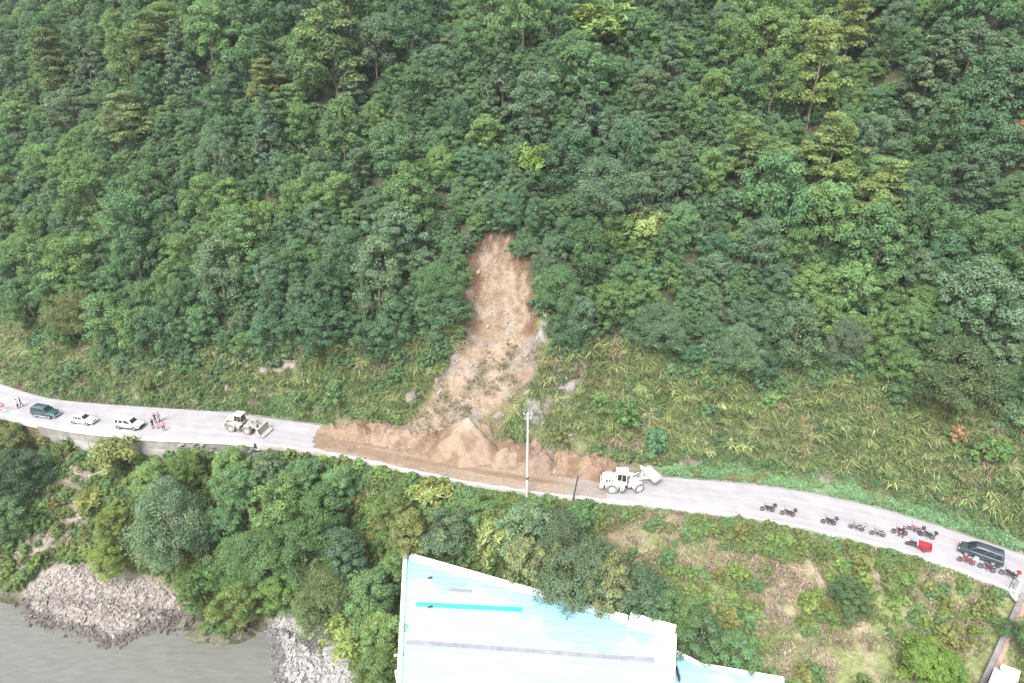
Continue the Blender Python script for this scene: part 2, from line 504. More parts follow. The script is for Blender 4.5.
# lower bank
srow = np.concatenate([[0, 0.05], np.arange(0.5, 30, 0.5), np.arange(30, 62, 1.2)])
XX, SS = np.meshgrid(GX, srow)
YY = yn(XX) - SS / cn(XX)
ZZ = z_down(XX, YY)
x, y, z = XX.ravel(), YY.ravel(), ZZ.ravel()
px, py = pix(x, y, z)
n1 = fbm(x / 3.0, y / 3.0, 51, 4); n2 = fbm(x / 1.0, y / 1.0, 53, 3); n3 = fbm(x / 8, y / 8, 55, 3)
c = np.tile(np.array([0.075, 0.085, 0.035]), (len(x), 1))
c = lerp3(c, (0.17, 0.13, 0.085), sstep(0.5, 0.63, n1) * 0.8)
right = sstep(600, 660, px)
cr = np.tile(np.array([0.13, 0.155, 0.06]), (len(x), 1))
cr = lerp3(cr, (0.185, 0.165, 0.11), sstep(0.47, 0.6, n1) * 0.7)
cr = lerp3(cr, (0.25, 0.20, 0.15), sstep(0.58, 0.68, n2) * 0.6)
c = c * (1 - right[:, None]) + cr * right[:, None]
cliff = sstep(-12, 8, poly_sd([(-60,548),(20,535),(60,520),(75,470),(100,470),(110,520),(90,560),(60,592),(-60,600)], px, py) + (n1 - 0.5) * 30)
c = lerp3(c, (0.135, 0.115, 0.088), sstep(-8, 10, poly_sd([(38, 455), (75, 448), (100, 470), (95, 520), (70, 570), (10, 575), (0, 545), (45, 520)], px, py) + (n1 - 0.5) * 30) * 0.8)
c = lerp3(c, (0.22, 0.19, 0.165), cliff * 0.85)
sps = sstep(-1.5, 0.5, poly_sd(SPIT, x, y))
c = lerp3(c, (0.215, 0.196, 0.178), sps)
bs = sstep(-2, 0.5, poly_sd(BEACH, x, y))
c = lerp3(c, (0.29, 0.28, 0.27), bs)
ld = sstep(-1, 0.4, poly_sd(LEDGE, x, y))
c = lerp3(c, (0.085, 0.085, 0.06), ld)
wet = sstep(-13.25, -13.75, z + (n2 - 0.5) * 0.6)
c = c * (1 - 0.55 * wet[:, None])
nr, nc = XX.shape
idx = np.arange(nr * nc).reshape(nr, nc)
quads = np.stack([idx[:-1, :-1], idx[1:, :-1], idx[1:, 1:], idx[:-1, 1:]], -1).reshape(-1, 4)
tag(mesh_obj('lower_bank', np_mesh('lower_bank', np.stack([x, y, z], -1), quads, c, smooth=True), 'terrain'), 'overgrown bank falling from the road to the river', kind='structure')

# river
m, n, l = new_mat('river_water')
out = n.new('ShaderNodeOutputMaterial'); b = n.new('ShaderNodeBsdfPrincipled')
tc = n.new('ShaderNodeTexCoord'); mp = n.new('ShaderNodeMapping'); mp.inputs['Scale'].default_value = (0.35, 1.3, 1)
l.new(tc.outputs['Object'], mp.inputs[0])
nz = n.new('ShaderNodeTexNoise'); nz.inputs['Scale'].default_value = 1.6; nz.inputs['Detail'].default_value = 5
l.new(mp.outputs[0], nz.inputs[0])
cr_ = n.new('ShaderNodeValToRGB')
cr_.color_ramp.elements[0].color = (0.102, 0.103, 0.090, 1); cr_.color_ramp.elements[1].color = (0.126, 0.127, 0.113, 1)
cr_.color_ramp.elements[0].position = 0.3; cr_.color_ramp.elements[1].position = 0.7
l.new(nz.outputs[0], cr_.inputs[0]); l.new(cr_.outputs[0], b.inputs['Base Color'])
b.inputs['Roughness'].default_value = 0.22; b.inputs['IOR'].default_value = 1.33
bp = n.new('ShaderNodeBump'); bp.inputs['Strength'].default_value = 0.35; bp.inputs['Distance'].default_value = 0.12
l.new(nz.outputs[0], bp.inputs['Height']); l.new(bp.outputs[0], b.inputs['Normal']); l.new(b.outputs[0], out.inputs[0])
MATS['river_water'] = m
tag(mesh_obj('river', np_mesh('river', [(-160, 15, WATER_Z), (-8, 15, WATER_Z), (-8, 110, WATER_Z), (-160, 110, WATER_Z)], [(0, 1, 2, 3)]), 'river_water'), 'murky grey-green river water', kind='structure')

# road slab: uv along / across the road
def strip(name, x0, x1, fa, fb, z, step=0.7, rows=8, col=None, zfun=None):
    xs = np.arange(x0, x1 + 1e-6, step)
    a, b_ = fa(xs), fb(xs)
    k = np.linspace(0, 1, rows)
    X = np.repeat(xs[:, None], rows, 1); Y = a[:, None] * (1 - k) + b_[:, None] * k
    arc = np.concatenate([[0], np.cumsum(np.hypot(np.diff(xs), np.diff((a + b_) / 2)))])
    Z = np.full(X.shape, z) if zfun is None else zfun(X, Y)
    idx = np.arange(X.size).reshape(X.shape)
    q = np.stack([idx[:-1, :-1], idx[1:, :-1], idx[1:, 1:], idx[:-1, 1:]], -1).reshape(-1, 4)
    me = np_mesh(name, np.stack([X, Y, Z], -1).reshape(-1, 3), q, col, smooth=True)
    uv = np.stack([np.repeat(arc[:, None], rows, 1), np.repeat((k * 6.6)[None, :], len(xs), 0)], -1).reshape(-1, 2)
    at = me.attributes.new('road_uv', 'FLOAT_VECTOR', 'POINT')
    at.data.foreach_set('vector', np.concatenate([uv, np.zeros((len(uv), 1))], 1).astype(np.float32).ravel())
    return me

def road_mat():
    m, n, l = new_mat('road_concrete')
    out = n.new('ShaderNodeOutputMaterial'); b = n.new('ShaderNodeBsdfPrincipled')
    at = n.new('ShaderNodeAttribute'); at.attribute_name = 'road_uv'
    sep = n.new('ShaderNodeSeparateXYZ'); l.new(at.outputs['Vector'], sep.inputs[0])
    def noise(sx, sy, sc, det=6):
        mp = n.new('ShaderNodeMapping'); mp.inputs['Scale'].default_value = (sx, sy, 1); l.new(at.outputs['Vector'], mp.inputs[0])
        z = n.new('ShaderNodeTexNoise'); z.inputs['Scale'].default_value = sc; z.inputs['Detail'].default_value = det; l.new(mp.outputs[0], z.inputs[0]); return z
    a = noise(0.06, 1.0, 1.3); f = noise(1, 1, 0.5, 9)
    ad = n.new('ShaderNodeMath'); ad.operation = 'ADD'; l.new(a.outputs[0], ad.inputs[0]); l.new(f.outputs[0], ad.inputs[1])
    r = n.new('ShaderNodeValToRGB'); e = r.color_ramp.elements
    e[0].position = 0.38; e[0].color = (0.212, 0.203, 0.210, 1); e[1].position = 0.62; e[1].color = (0.268, 0.26, 0.272, 1)
    hf = n.new('ShaderNodeMath'); hf.operation = 'MULTIPLY'; hf.inputs[1].default_value = 0.5
    l.new(ad.outputs[0], hf.inputs[0]); l.new(hf.outputs[0], r.inputs[0])
    # joints between the cast slabs, every 5 m and along the middle
    def joint(sock, period, width, offset=0.0):
        o = n.new('ShaderNodeMath'); o.operation = 'ADD'; o.inputs[1].default_value = offset; l.new(sock, o.inputs[0])
        md = n.new('ShaderNodeMath'); md.operation = 'PINGPONG'; md.inputs[1].default_value = period / 2; l.new(o.outputs[0], md.inputs[0])
        lt = n.new('ShaderNodeMath'); lt.operation = 'LESS_THAN'; lt.inputs[1].default_value = width; l.new(md.outputs[0], lt.inputs[0]); return lt
    j1 = joint(sep.outputs[0], 5.0, 0.03); j2 = joint(sep.outputs[1], 6.6, 0.03, 3.3)
    mxj = n.new('ShaderNodeMath'); mxj.operation = 'MAXIMUM'; l.new(j1.outputs[0], mxj.inputs[0]); l.new(j2.outputs[0], mxj.inputs[1])
    sc = n.new('ShaderNodeMath'); sc.operation = 'MULTIPLY'; sc.inputs[1].default_value = 0.4; l.new(mxj.outputs[0], sc.inputs[0])
    mx = n.new('ShaderNodeMix'); mx.data_type = 'RGBA'; l.new(sc.outputs[0], mx.inputs[0]); l.new(r.outputs[0], mx.inputs[6]); mx.inputs[7].default_value = (0.17, 0.165, 0.16, 1)
    l.new(mx.outputs[2], b.inputs['Base Color']); b.inputs['Roughness'].default_value = 0.85
    bp = n.new('ShaderNodeBump'); bp.inputs['Strength'].default_value = 0.2; bp.inputs['Distance'].default_value = 0.03
    l.new(f.outputs[0], bp.inputs['Height']); l.new(bp.outputs[0], b.inputs['Normal'])
    l.new(b.outputs[0], out.inputs[0]); MATS['road_concrete'] = m
road_mat()
tag(mesh_obj('road', strip('road', -128, 112, yn, yf, 0.0), 'road_concrete'), 'pale concrete mountain road', kind='structure')

def kerb(name, x0, x1, off0, off1, zt0, zb, fn, cfun, sgn, mat, label, wob=0.0):
    xs = np.arange(x0, x1, 0.8); rings = []
    for xx in xs:
        w = wob * (vnoise(np.array([xx / 3.0]), np.array([1.0]), 5)[0] - 0.5)
        c0 = 1 / float(cfun(xx)); a = float(fn(xx)) + sgn * off0 * c0; b_ = float(fn(xx)) + sgn * off1 * c0
        rings.append([(xx, a, zb), (xx, b_, zb), (xx, b_, zt0 + w), (xx, a, zt0 + w)])
    o = MB().loft(rings).build(name, mat)
    return tag(o, label, kind='structure')
paint('kerb_concrete', (0.34, 0.33, 0.32), 0.9, var=0.22, scale=0.8, dirt=(0.22, 0.22, 0.15), dirt_amt=0.7, bump=0.3)
kerb('kerb', -128, -37.2, -0.05, 0.32, 0.13, -0.9, yn, cn, -1, 'kerb_concrete', 'low concrete kerb on the wall edge of the road')
kerb('kerb', -37.1, 112, -0.05, 0.30, 0.10, -0.9, yn, cn, -1, 'kerb_concrete', 'low concrete kerb along the valley edge of the road', 0.1)
paint('ditch_concrete', (0.16, 0.15, 0.135), 0.95, var=0.3, scale=1.0, dirt=(0.06, 0.07, 0.03), dirt_amt=0.8)
kerb('drain_edge', 16, 112, 0.02, 0.28, 0.06, -0.5, yf, cf, 1, 'ditch_concrete', 'dark drain edge between road and grass verge', 0.08)
kerb('drain_edge', -46, -27, 0.02, 0.35, 0.10, -0.5, yf, cf, 1, 'ditch_concrete', 'dark drain edge by the parked cream loader', 0.08)
# ------------------------------------------------------------------ rocks
def rock_arrays(seed, sub=2, flat=0.75, rough=0.35):
    bm = bmesh.new(); bmesh.ops.create_icosphere(bm, subdivisions=sub, radius=1.0)
    V = np.array([v.co[:] for v in bm.verts]); F = np.array([[v.index for v in f.verts] for f in bm.faces]); bm.free()
    r = np.random.default_rng(seed)
    for k in range(9):                                   # chop with random planes for broken faces
        d = r.normal(size=3); d /= np.linalg.norm(d); o = r.uniform(0.45, 0.85)
        h = V @ d - o
        V = V - np.where(h > 0, h, 0)[:, None] * d * 0.9
    V = V * (1 + rough * (fbm(V[:, 0] * 1.7 + seed, V[:, 1] * 1.7 + V[:, 2] * 2.1, seed, 3) - 0.5))[:, None]
    V[:, 2] *= flat
    return V, F
ROCKS = [rock_arrays(100 + i, 3, 0.6 + 0.05 * i, 0.95) for i in range(6)]
ROCKS_S = [rock_arrays(200 + i, 1, 0.7) for i in range(6)]
ROCKS_XS = []
for i in range(5):
    r_ = np.random.default_rng(300 + i)
    cube = np.array([(sx, sy, sz) for sx in (-1, 1) for sy in (-1, 1) for sz in (-1, 1)], float) * 0.7 + r_.normal(size=(8, 3)) * 0.22
    ROCKS_XS.append((cube, np.array([(0,1,3),(0,3,2),(4,6,7),(4,7,5),(0,4,5),(0,5,1),(2,3,7),(2,7,6),(0,2,6),(0,6,4),(1,5,7),(1,7,3)])))

def rotm(r):
    q = r.normal(size=4); q /= np.linalg.norm(q); a, b, c, d = q
    return np.array([[a*a+b*b-c*c-d*d, 2*(b*c-a*d), 2*(b*d+a*c)], [2*(b*c+a*d), a*a-b*b+c*c-d*d, 2*(c*d-a*b)], [2*(b*d-a*c), 2*(c*d+a*b), a*a-b*b-c*c+d*d]])

def rock_field(name, pts, sizes, cols, label, base=ROCKS_XS, seed=1):
    r = np.random.default_rng(seed); VV = []; FF = []; CC = []; o = 0
    for p, s, c in zip(pts, sizes, cols):
        V, F = base[r.integers(len(base))]
        V = (V * (s * r.uniform(0.7, 1.3, 3))) @ rotm(r).T + np.asarray(p)
        VV.append(V); FF.append(F + o); CC.append(np.tile(c, (len(V), 1))); o += len(V)
    ob = mesh_obj(name, np_mesh(name, np.concatenate(VV), np.concatenate(FF), np.concatenate(CC)), 'rock')
    return tag(ob, label, kind='stuff')

def boulder(name, loc, size, col, label, cat='rock', group=None, k=0, rz=0.0, big=True, kind=None):
    V, F = (ROCKS if big else ROCKS_S)[k % 6]
    me = np_mesh(name, V, F, np.tile(np.asarray(col), (len(V), 1)))
    o = mesh_obj(name, me, 'rock'); o.location = loc; o.scale = size; o.rotation_euler = (0, 0, rz)
    return tag(o, label, cat, group, kind)

# ------------------------------------------------------------------ mud on the road and heaps of slipped soil
MX0, MX1 = float(un(314, 438)[0]), float(un(606, 486)[0])
me = strip('road_mud', MX0, MX1, lambda q: yn(q) + 0.30, lambda q: yf(q) + 0.4, 0.006, step=0.5, rows=26)
co = np.empty(len(me.vertices) * 3, np.float32); me.vertices.foreach_get('co', co); co = co.reshape(-1, 3)
N = len(co); k = (np.arange(N) % 26) / 25.0
wob = (fbm(co[:, 1] / 1.2, co[:, 0] * 0 + 2, 71, 3) - 0.5)
co[:, 0] += wob * (2.0 * sstep(MX0 + 3, MX0, co[:, 0]) + 6.0 * sstep(MX1 - 6, MX1, co[:, 0]))
co[:, 1] += np.where(k < 0.03, (fbm(co[:, 0] / 1.4, co[:, 1] * 0, 73, 3) - 0.45) * 0.9, 0)
co[:, 2] += 0.05 * fbm(co[:, 0] / 1.5, co[:, 1] / 0.5, 75, 3) * sstep(MX0, MX0 + 2, co[:, 0]) * sstep(MX1, MX1 - 3, co[:, 0])
me.vertices.foreach_set('co', co.ravel())
yc = (co[:, 1] - yn(co[:, 0])) / (yf(co[:, 0]) - yn(co[:, 0]))
tr = fbm(co[:, 0] / 14, yc * 9, 79, 3); fi = fbm(co[:, 0] / 2, co[:, 1] / 2, 80, 3)
c = np.tile(np.array([0.235, 0.170, 0.118]), (N, 1))
c = lerp3(c, (0.275, 0.215, 0.16), sstep(0.45, 0.62, tr))
c = lerp3(c, (0.20, 0.14, 0.095), sstep(0.55, 0.68, 1 - tr) * 0.8)
c = lerp3(c, (0.28, 0.225, 0.175), sstep(0.22, 0.05, yc + (fi - .5) * 0.25) * 0.8)
c = lerp3(c, (0.28, 0.26, 0.245), sstep(MX1 - 9, MX1, co[:, 0] + (fi - .5) * 8) * 0.8)
c = c * 0.85
a = me.attributes.new('Col', 'FLOAT_COLOR', 'POINT'); cc = np.ones((N, 4), np.float32); cc[:, :3] = c; a.data.foreach_set('color', cc.ravel())
tag(mesh_obj('road_mud', me, 'soil'), 'tan mud smeared over the road below the landslide', kind='structure')

def heap(pxx, dt, h, a, b, label, seed, col, cap=None, sharp=1.0, rough=1.0):
    col = tuple(q * 0.92 for q in col)
    cx = pxx; cy = float(yf(cx)) + dt
    hd = heading(cx); ca, sa = math.cos(hd), math.sin(hd)
    NR, NA = 30, 84
    rr = np.linspace(0, 1, NR)[:, None]; an = np.linspace(0, 2 * np.pi, NA, endpoint=False)[None, :]
    wob = 1 + 0.8 * (fbm(np.cos(an) * 1.6 + seed, np.sin(an) * 1.6, seed, 3) - 0.5)
    lx = rr * np.cos(an) * a * wob; ly = rr * np.sin(an) * b * wob
    X = cx + lx * ca - ly * sa; Y = cy + lx * sa + ly * ca
    prof = (1 - rr) ** sharp if sharp >= 1 else np.cos(rr * np.pi / 2) ** 1.3
    Z = h * prof * np.ones_like(X) + (fbm(X / 1.6, Y / 1.6, seed + 3, 5) - 0.5) * 3.4 * rough * np.minimum(1, h / 2.2) * sstep(1.0, 0.7, rr) + (vnoise(X / 0.35, Y / 0.35, seed + 5) - 0.5) * 0.34 * sstep(1.0, 0.8, rr) - 0.12 * rr ** 6
    Z = np.where(rr < 0.999, np.maximum(Z, 0.012), -0.1)
    V = np.stack([X - cx, Y - cy, Z], -1).reshape(-1, 3)
    q = []
    for i in range(NR - 1):
        for j in range(NA):
            j2 = (j + 1) % NA; q.append((i * NA + j, (i + 1) * NA + j, (i + 1) * NA + j2, i * NA + j2))
    g = fbm(X / 2, Y / 2, seed + 9, 4).ravel()
    c = np.tile(np.asarray(col), (len(V), 1)); c = lerp3(c, np.asarray(col) * np.array([0.72, 0.66, 0.62]), sstep(0.48, 0.66, g))
    if cap is not None: c = lerp3(c, cap, sstep(0.55 * h, 0.9 * h, V[:, 2] + (g - .5) * 1.2) * 0.8)
    o = mesh_obj('soil_heap', np_mesh('soil_heap', V, q, c, smooth=True), 'soil'); o.location = (cx, cy, 0)
    return tag(o, label, 'soil heap', 'heaps of slipped soil along the road')
RED, TAN = (0.215, 0.153, 0.106), (0.24, 0.18, 0.13)
heap(float(un(352, 440)[0]), -0.6, 1.6, 4.6, 2.6, 'leftmost reddish soil heap at the mountain side of the muddy road', 3, RED, sharp=0.9)
heap(float(un(392, 446)[0]), -0.5, 1.7, 4.8, 2.8, 'brown soil heap between the leftmost heap and the tall pale heap', 5, TAN, sharp=0.9)
heap(float(un(425, 450)[0]), -0.4, 1.5, 4.4, 2.5, 'low crumbly soil heap just left of the tall pale heap', 7, RED, sharp=0.9)
heap(float(un(468, 455)[0]), 0.6, 4.7, 6.2, 5.6, 'tall pale pointed soil heap at the foot of the landslide scar', 9, (0.24, 0.178, 0.126), cap=(0.275, 0.235, 0.19), sharp=1.0, rough=0.4)
heap(float(un(512, 465)[0]), -0.6, 2.0, 4.6, 3.4, 'soil heap right behind the tall white utility pole', 11, TAN, sharp=0.9)
heap(float(un(541, 468)[0]), -0.9, 2.3, 4.4, 3.2, 'stony soil heap just right of the white utility pole', 13, (0.21, 0.155, 0.118), sharp=0.9)
heap(float(un(572, 472)[0]), -0.7, 2.0, 4.6, 3.0, 'soil heap strewn with pale rubble behind the dark leaning post', 15, RED, sharp=0.9)
heap(float(un(597, 476)[0]), -0.5, 1.8, 3.4, 2.6, 'rightmost red soil heap behind the tail of the white loader', 17, (0.21, 0.142, 0.098), sharp=0.9)

r = np.random.default_rng(21)
pts, sz, cs_ = [], [], []
for i in range(900):
    X = r.uniform(MX0 + 3, MX1 - 0.5); Y = float(yf(X)) + r.normal(-1.9, 0.9)
    if Y < float(yn(X)) + 1.6 and r.random() < 0.85: continue
    pts.append((X, Y, 0.03)); sz.append(r.uniform(0.05, 0.20) if r.random() < 0.93 else r.uniform(0.2, 0.38)); cs_.append(np.array([0.24, 0.18, 0.135]) * r.uniform(0.6, 1.4))
rock_field('soil_clods', pts, sz, cs_, 'scattered clods and stones along the foot of the soil heaps', seed=5)

r = np.random.default_rng(23); pts, sz, cs_ = [], [], []
while len(pts) < 260:
    u_, v_ = r.uniform(405, 540), r.uniform(250, 440)
    if float(poly_sd(SCAR, np.array([u_]), np.array([v_]))[0]) < 2 or r.random() > 0.25 + (v_ - 250) / 190: continue
    X, Y, Z = hit(u_, v_); pts.append((X, Y, Z)); sz.append(r.uniform(0.06, 0.2) * (1.0 if r.random() < 0.88 else 2.2)); cs_.append((np.array([0.24, 0.19, 0.15]) if r.random() < 0.75 else np.array([0.19, 0.18, 0.165])) * r.uniform(0.75, 1.25))
rock_field('scar_rubble', pts, sz, cs_, 'loose stones and clods lying on the landslide scar', seed=6)
# rock faces showing through the bank
GREY, BEIGE = (0.205, 0.195, 0.185), (0.27, 0.235, 0.20)
outcrops = [
 (284, 366, 2.6, 1.6, BEIGE, 'large pale beige rock face in the grass bank above the cream loader'),
 (268, 372, 1.7, 1.0, BEIGE, 'smaller beige rock left of the large beige rock face'),
 (271, 397, 1.0, 0.6, BEIGE, 'small pale rocks just above the road behind the cream loader'),
 (428, 362, 2.0, 1.3, BEIGE, 'pinkish rock under the forest edge left of the landslide scar'),
 (412, 398, 0.9, 1.5, (0.215, 0.195, 0.17), 'grey streaked rock low on the bank left of the scar'),
 (436, 388, 0.8, 1.2, (0.22, 0.195, 0.165), 'grey rock rib at the lower left edge of the scar'),
 (476, 392, 0.8, 1.4, (0.22, 0.195, 0.165), 'grey rock rib in the lower middle of the scar'),
 (497, 418, 0.7, 0.8, (0.22, 0.19, 0.16), 'grey rock at the foot of the scar left of the pole'),
 (536, 420, 1.3, 2.6, GREY, 'tall grey rock face right behind the pole top'),
 (551, 404, 1.6, 1.1, GREY, 'grey rock slab right of the pole top'),
 (572, 388, 1.7, 1.3, GREY, 'weathered grey block in the bank up-right of the pole'),
 (544, 334, 0.8, 2.4, (0.27, 0.26, 0.24), 'thin pale strip of bare rock beside the scar edge'),
 (575, 440, 1.6, 1.1, GREY, 'dull grey rock low in the bank above the rubble heap'),
 (120, 340, 1.0, 0.8, BEIGE, 'small beige rock at the left end of the forest edge'),
 (162, 354, 1.0, 0.9, BEIGE, 'beige rock under the trees above the white cars'),
 (227, 390, 0.9, 1.0, BEIGE, 'narrow beige rock in the bank left of the loader cab'),
 (812, 382, 1.2, 1.6, BEIGE, 'bare earthy rock below the grey rounded tree on the right bank'),
 (1012, 352, 1.4, 1.0, BEIGE, 'bare earth rock at the right edge under the forest'),
]
def near_rock(u, v, k=1.0):
    return np.maximum.reduce([(((u - q[0]) / (q[2] * 7.5 * k)) ** 2 + ((v - q[1] - 3) / (q[3] * 7 * k + 2)) ** 2 < 1).astype(float) for q in outcrops]) > 0
for i, (qx, qy, a, b_, col, lab) in enumerate(outcrops):
    X, Y, Z = hit(qx, qy)
    if i == 0: Y -= 0.6
    o = boulder('rock_outcrop', (X, Y + 0.75, Z - 0.15), (a * 1.5, 1.15, b_ * 1.5), tuple(q * 0.82 for q in col), lab, 'rock', 'rock faces in the bank', i)
    o.rotation_euler = (math.radians(-28), 0.2 * math.sin(i * 2.3), 0.3 * math.sin(i * 1.7))
for i, (qx, qy, a, b_, lab) in enumerate([(20, 552, 2.2, 1.5, 'beige cliff rock above the river at the far left'), (48, 545, 1.8, 1.6, 'pale cracked cliff rock beside the far left trees'),
        (28, 575, 2.6, 1.2, 'grey cliff foot rock at the water far left'), (84, 500, 1.0, 1.4, 'grey rock in the bank below the retaining wall'), (70, 470, 0.8, 1.3, 'narrow bare rock under the left end of the retaining wall'),
        (100, 480, 0.7, 1.0, 'small pale rock below the middle of the retaining wall')]):
    X, Y, Z = hit(qx, qy)
    o = boulder('cliff_rock', (X, Y + 0.4, Z - 0.3), (a, 1.0, b_), (0.25, 0.22, 0.195), lab, 'rock', 'rocks in the river bank', i + 2)
    o.rotation_euler = (math.radians(-30), 0, 0.3 * i)

# rocky spit, beach, ledge
r = np.random.default_rng(33)
def fill(poly, n, smin, smax, colf, grow=0.8):
    P = np.array(poly); lo, hi = P.min(0) - 1.5, P.max(0) + 1.5
    pts, sz, cs_ = [], [], []
    while len(pts) < n:
        X = r.uniform(lo[0], hi[0], 400); Y = r.uniform(lo[1], hi[1], 400); sd = poly_sd(poly, X, Y)
        Z = zt(X, Y)
        for i in range(400):
            if sd[i] > -grow * r.random() and Z[i] > WATER_Z - 0.5 and len(pts) < n and Y[i] > 38:
                s = smin + (smax - smin) * r.random() ** 2.5
                pts.append((X[i], Y[i], Z[i] + 0.15 * s)); sz.append(s)
                wetk = 0.5 if Z[i] < WATER_Z + 0.35 + 0.25 * r.random() else 1.0
                cs_.append(colf(X[i], Y[i]) * r.uniform(0.78, 1.15) * wetk)
    return pts, sz, cs_
spit_col = lambda X, Y: np.array([0.225, 0.206, 0.186]) * (0.8 + 0.4 * float(fbm(np.array([X / 3]), np.array([Y / 3]), 90, 2)[0])) if r.random() < 0.8 else np.array([0.215, 0.18, 0.155])
p_, s_, c_ = fill(SPIT, 4600, 0.045, 0.27, spit_col)
rock_field('river_stones', p_, s_, c_, 'broken pinkish-grey stones covering the rocky river spit', seed=8)
p_, s_, c_ = fill(BEACH, 2400, 0.10, 0.34, lambda X, Y: np.array([0.27, 0.265, 0.255]))
rock_field('beach_stones', p_, s_, c_, 'pale rounded stones of the river beach beside the trees', seed=9)
p_, s_, c_ = fill(SPIT, 40, 0.4, 0.75, spit_col, 0.3)
for i, (p, s, c0) in enumerate(zip(p_, s_, c_)):
    boulder('river_boulder', (p[0], p[1], p[2] - 0.1), (s * 1.2, s, s * 0.8), c0, 'broken pinkish-grey boulder among the stones of the river spit', 'boulder', 'boulders on the river spit', i, i * 1.3, False)
for i, (qx, qy, s, lab) in enumerate([(200, 632, 1.9, 'mossy dark ledge rock at the water right of the spit'), (222, 636, 1.7, 'mossy flat rock at the water between spit and beach'), (186, 620, 1.1, 'dark wet boulder at the right tip of the spit'), (238, 630, 1.3, 'mossy rock touching the left end of the beach')]):
    p = un(qx, qy, -13.6)
    boulder('ledge_rock', (p[0], p[1], -13.75), (s * 1.3, s * 0.9, s * 0.55), (0.11, 0.11, 0.075), lab, 'rock', 'mossy ledge rocks', i, i * 0.8)

# ------------------------------------------------------------------ retaining wall below the parked cars
paint('wall_concrete', (0.20, 0.192, 0.18), 0.9, var=0.35, scale=0.6, dirt=(0.13, 0.125, 0.10), dirt_amt=0.85, bump=0.4)
paint('wall_concrete_light', (0.26, 0.25, 0.235), 0.9, var=0.25, scale=0.7, dirt=(0.20, 0.19, 0.15), dirt_amt=0.7, bump=0.4)
wx0, wx1 = float(un(38, 424)[0]), -37.4
wall = empty('retaining_wall', (wx0, float(yn(wx0)), 0))
tag(wall, 'stained grey concrete retaining wall holding up the road under the parked cars', 'wall')
def wall_piece(name, xa, xb, s0, s1, z0, z1, mat, par, bev=0.0):
    ra = []
    for xx in np.linspace(xa, xb, 4):
        c0 = 1 / float(cn(xx)); a_ = float(yn(xx)) - s0 * c0; b2 = float(yn(xx)) - s1 * c0
        ra.append([(xx - wx0, a_ - float(yn(wx0)), z0), (xx - wx0, b2 - float(yn(wx0)), z0), (xx - wx0, b2 - float(yn(wx0)), z1), (xx - wx0, a_ - float(yn(wx0)), z1)])
    return MB().loft(ra).build(name, mat, par, bev)
nb = 8; ed = np.linspace(wx0, wx1, nb + 1)
for i in range(nb):
    wall_piece('concrete_panel', ed[i] + 0.03, ed[i + 1] - 0.03, 0.36, 0.66 + 0.03 * (i % 2), -4.4, -1.55, 'wall_concrete_light' if i % 3 else 'wall_concrete', wall)
    wall_piece('upper_panel', ed[i] + 0.02, ed[i + 1] - 0.02, 0.34, 0.56 + 0.02 * ((i + 1) % 2), -1.5, -0.12, 'wall_concrete', wall)
    wall_piece('coping', ed[i] + 0.01, ed[i + 1] - 0.01, 0.33, 0.74, -0.10, 0.05, 'kerb_concrete', wall)
# rough masonry continuing to the loader
r = np.random.default_rng(44)
mas = empty('masonry_wall', (-47, float(yn(-47)), 0)); tag(mas, 'rough rubble masonry wall under the road edge left of the cream loader', 'wall')
for i in range(52):
    X = r.uniform(-49, -36.5); zz = r.uniform(-2.0, -0.25)
    V, F = ROCKS_S[i % 6]
    if i < 6: me_ = np_mesh('stone', V, F, np.tile(np.array([0.22, 0.21, 0.2]) * (0.7 + 0.12 * i), (len(V), 1))); me_.materials.append(MATS['rock']); 
    if i < 6: MATS['_stone%d' % i] = me_
    o = bpy.data.objects.new('stone', MATS['_stone%d' % (i % 6)]); link(o, mas)
    o.location = (X + 47, float(yn(X)) - 0.78 - float(yn(-47)), zz); o.scale = (r.uniform(0.3, 0.6), 0.22, r.uniform(0.2, 0.34)); o.rotation_euler = (0, r.uniform(-.3, .3), 0)

# ------------------------------------------------------------------ blue metal roof building
def roof_paint():
    m, n, l = new_mat('roof_metal')
    out = n.new('ShaderNodeOutputMaterial'); b = n.new('ShaderNodeBsdfPrincipled')
    tc = n.new('ShaderNodeTexCoord'); nz = n.new('ShaderNodeTexNoise'); nz.inputs['Scale'].default_value = 0.35; nz.inputs['Detail'].default_value = 8
    mp = n.new('ShaderNodeMapping'); mp.inputs['Scale'].default_value = (0.35, 2.2, 1); l.new(tc.outputs['Object'], mp.inputs[0]); l.new(mp.outputs[0], nz.inputs[0])
    r = n.new('ShaderNodeValToRGB'); e = r.color_ramp.elements
    e[0].position = 0.35; e[0].color = (0.37, 0.71, 0.94, 1); e[1].position = 0.65; e[1].color = (0.45, 0.76, 0.95, 1)
    l.new(nz.outputs[0], r.inputs[0]); l.new(r.outputs[0], b.inputs['Base Color'])
    b.inputs['Metallic'].default_value = 0.45; b.inputs['Roughness'].default_value = 0.16; b.inputs['Coat Weight'].default_value = 1.0; b.inputs['Coat IOR'].default_value = 2.3; b.inputs['Coat Roughness'].default_value = 0.07
    l.new(b.outputs[0], out.inputs[0]); MATS['roof_metal'] = m
roof_paint()
paint('flashing_white', (0.62, 0.62, 0.63), 0.4, var=0.06, scale=1.0, dirt=(0.45, 0.45, 0.42), dirt_amt=0.3)
paint('skylight_teal', (0.04, 0.30, 0.36), 0.35, var=0.2, scale=0.5)
paint('skylight_grey', (0.19, 0.185, 0.20), 0.45, var=0.2, scale=0.8)
paint('factory_wall', (0.45, 0.47, 0.50), 0.8, var=0.15, scale=0.5)

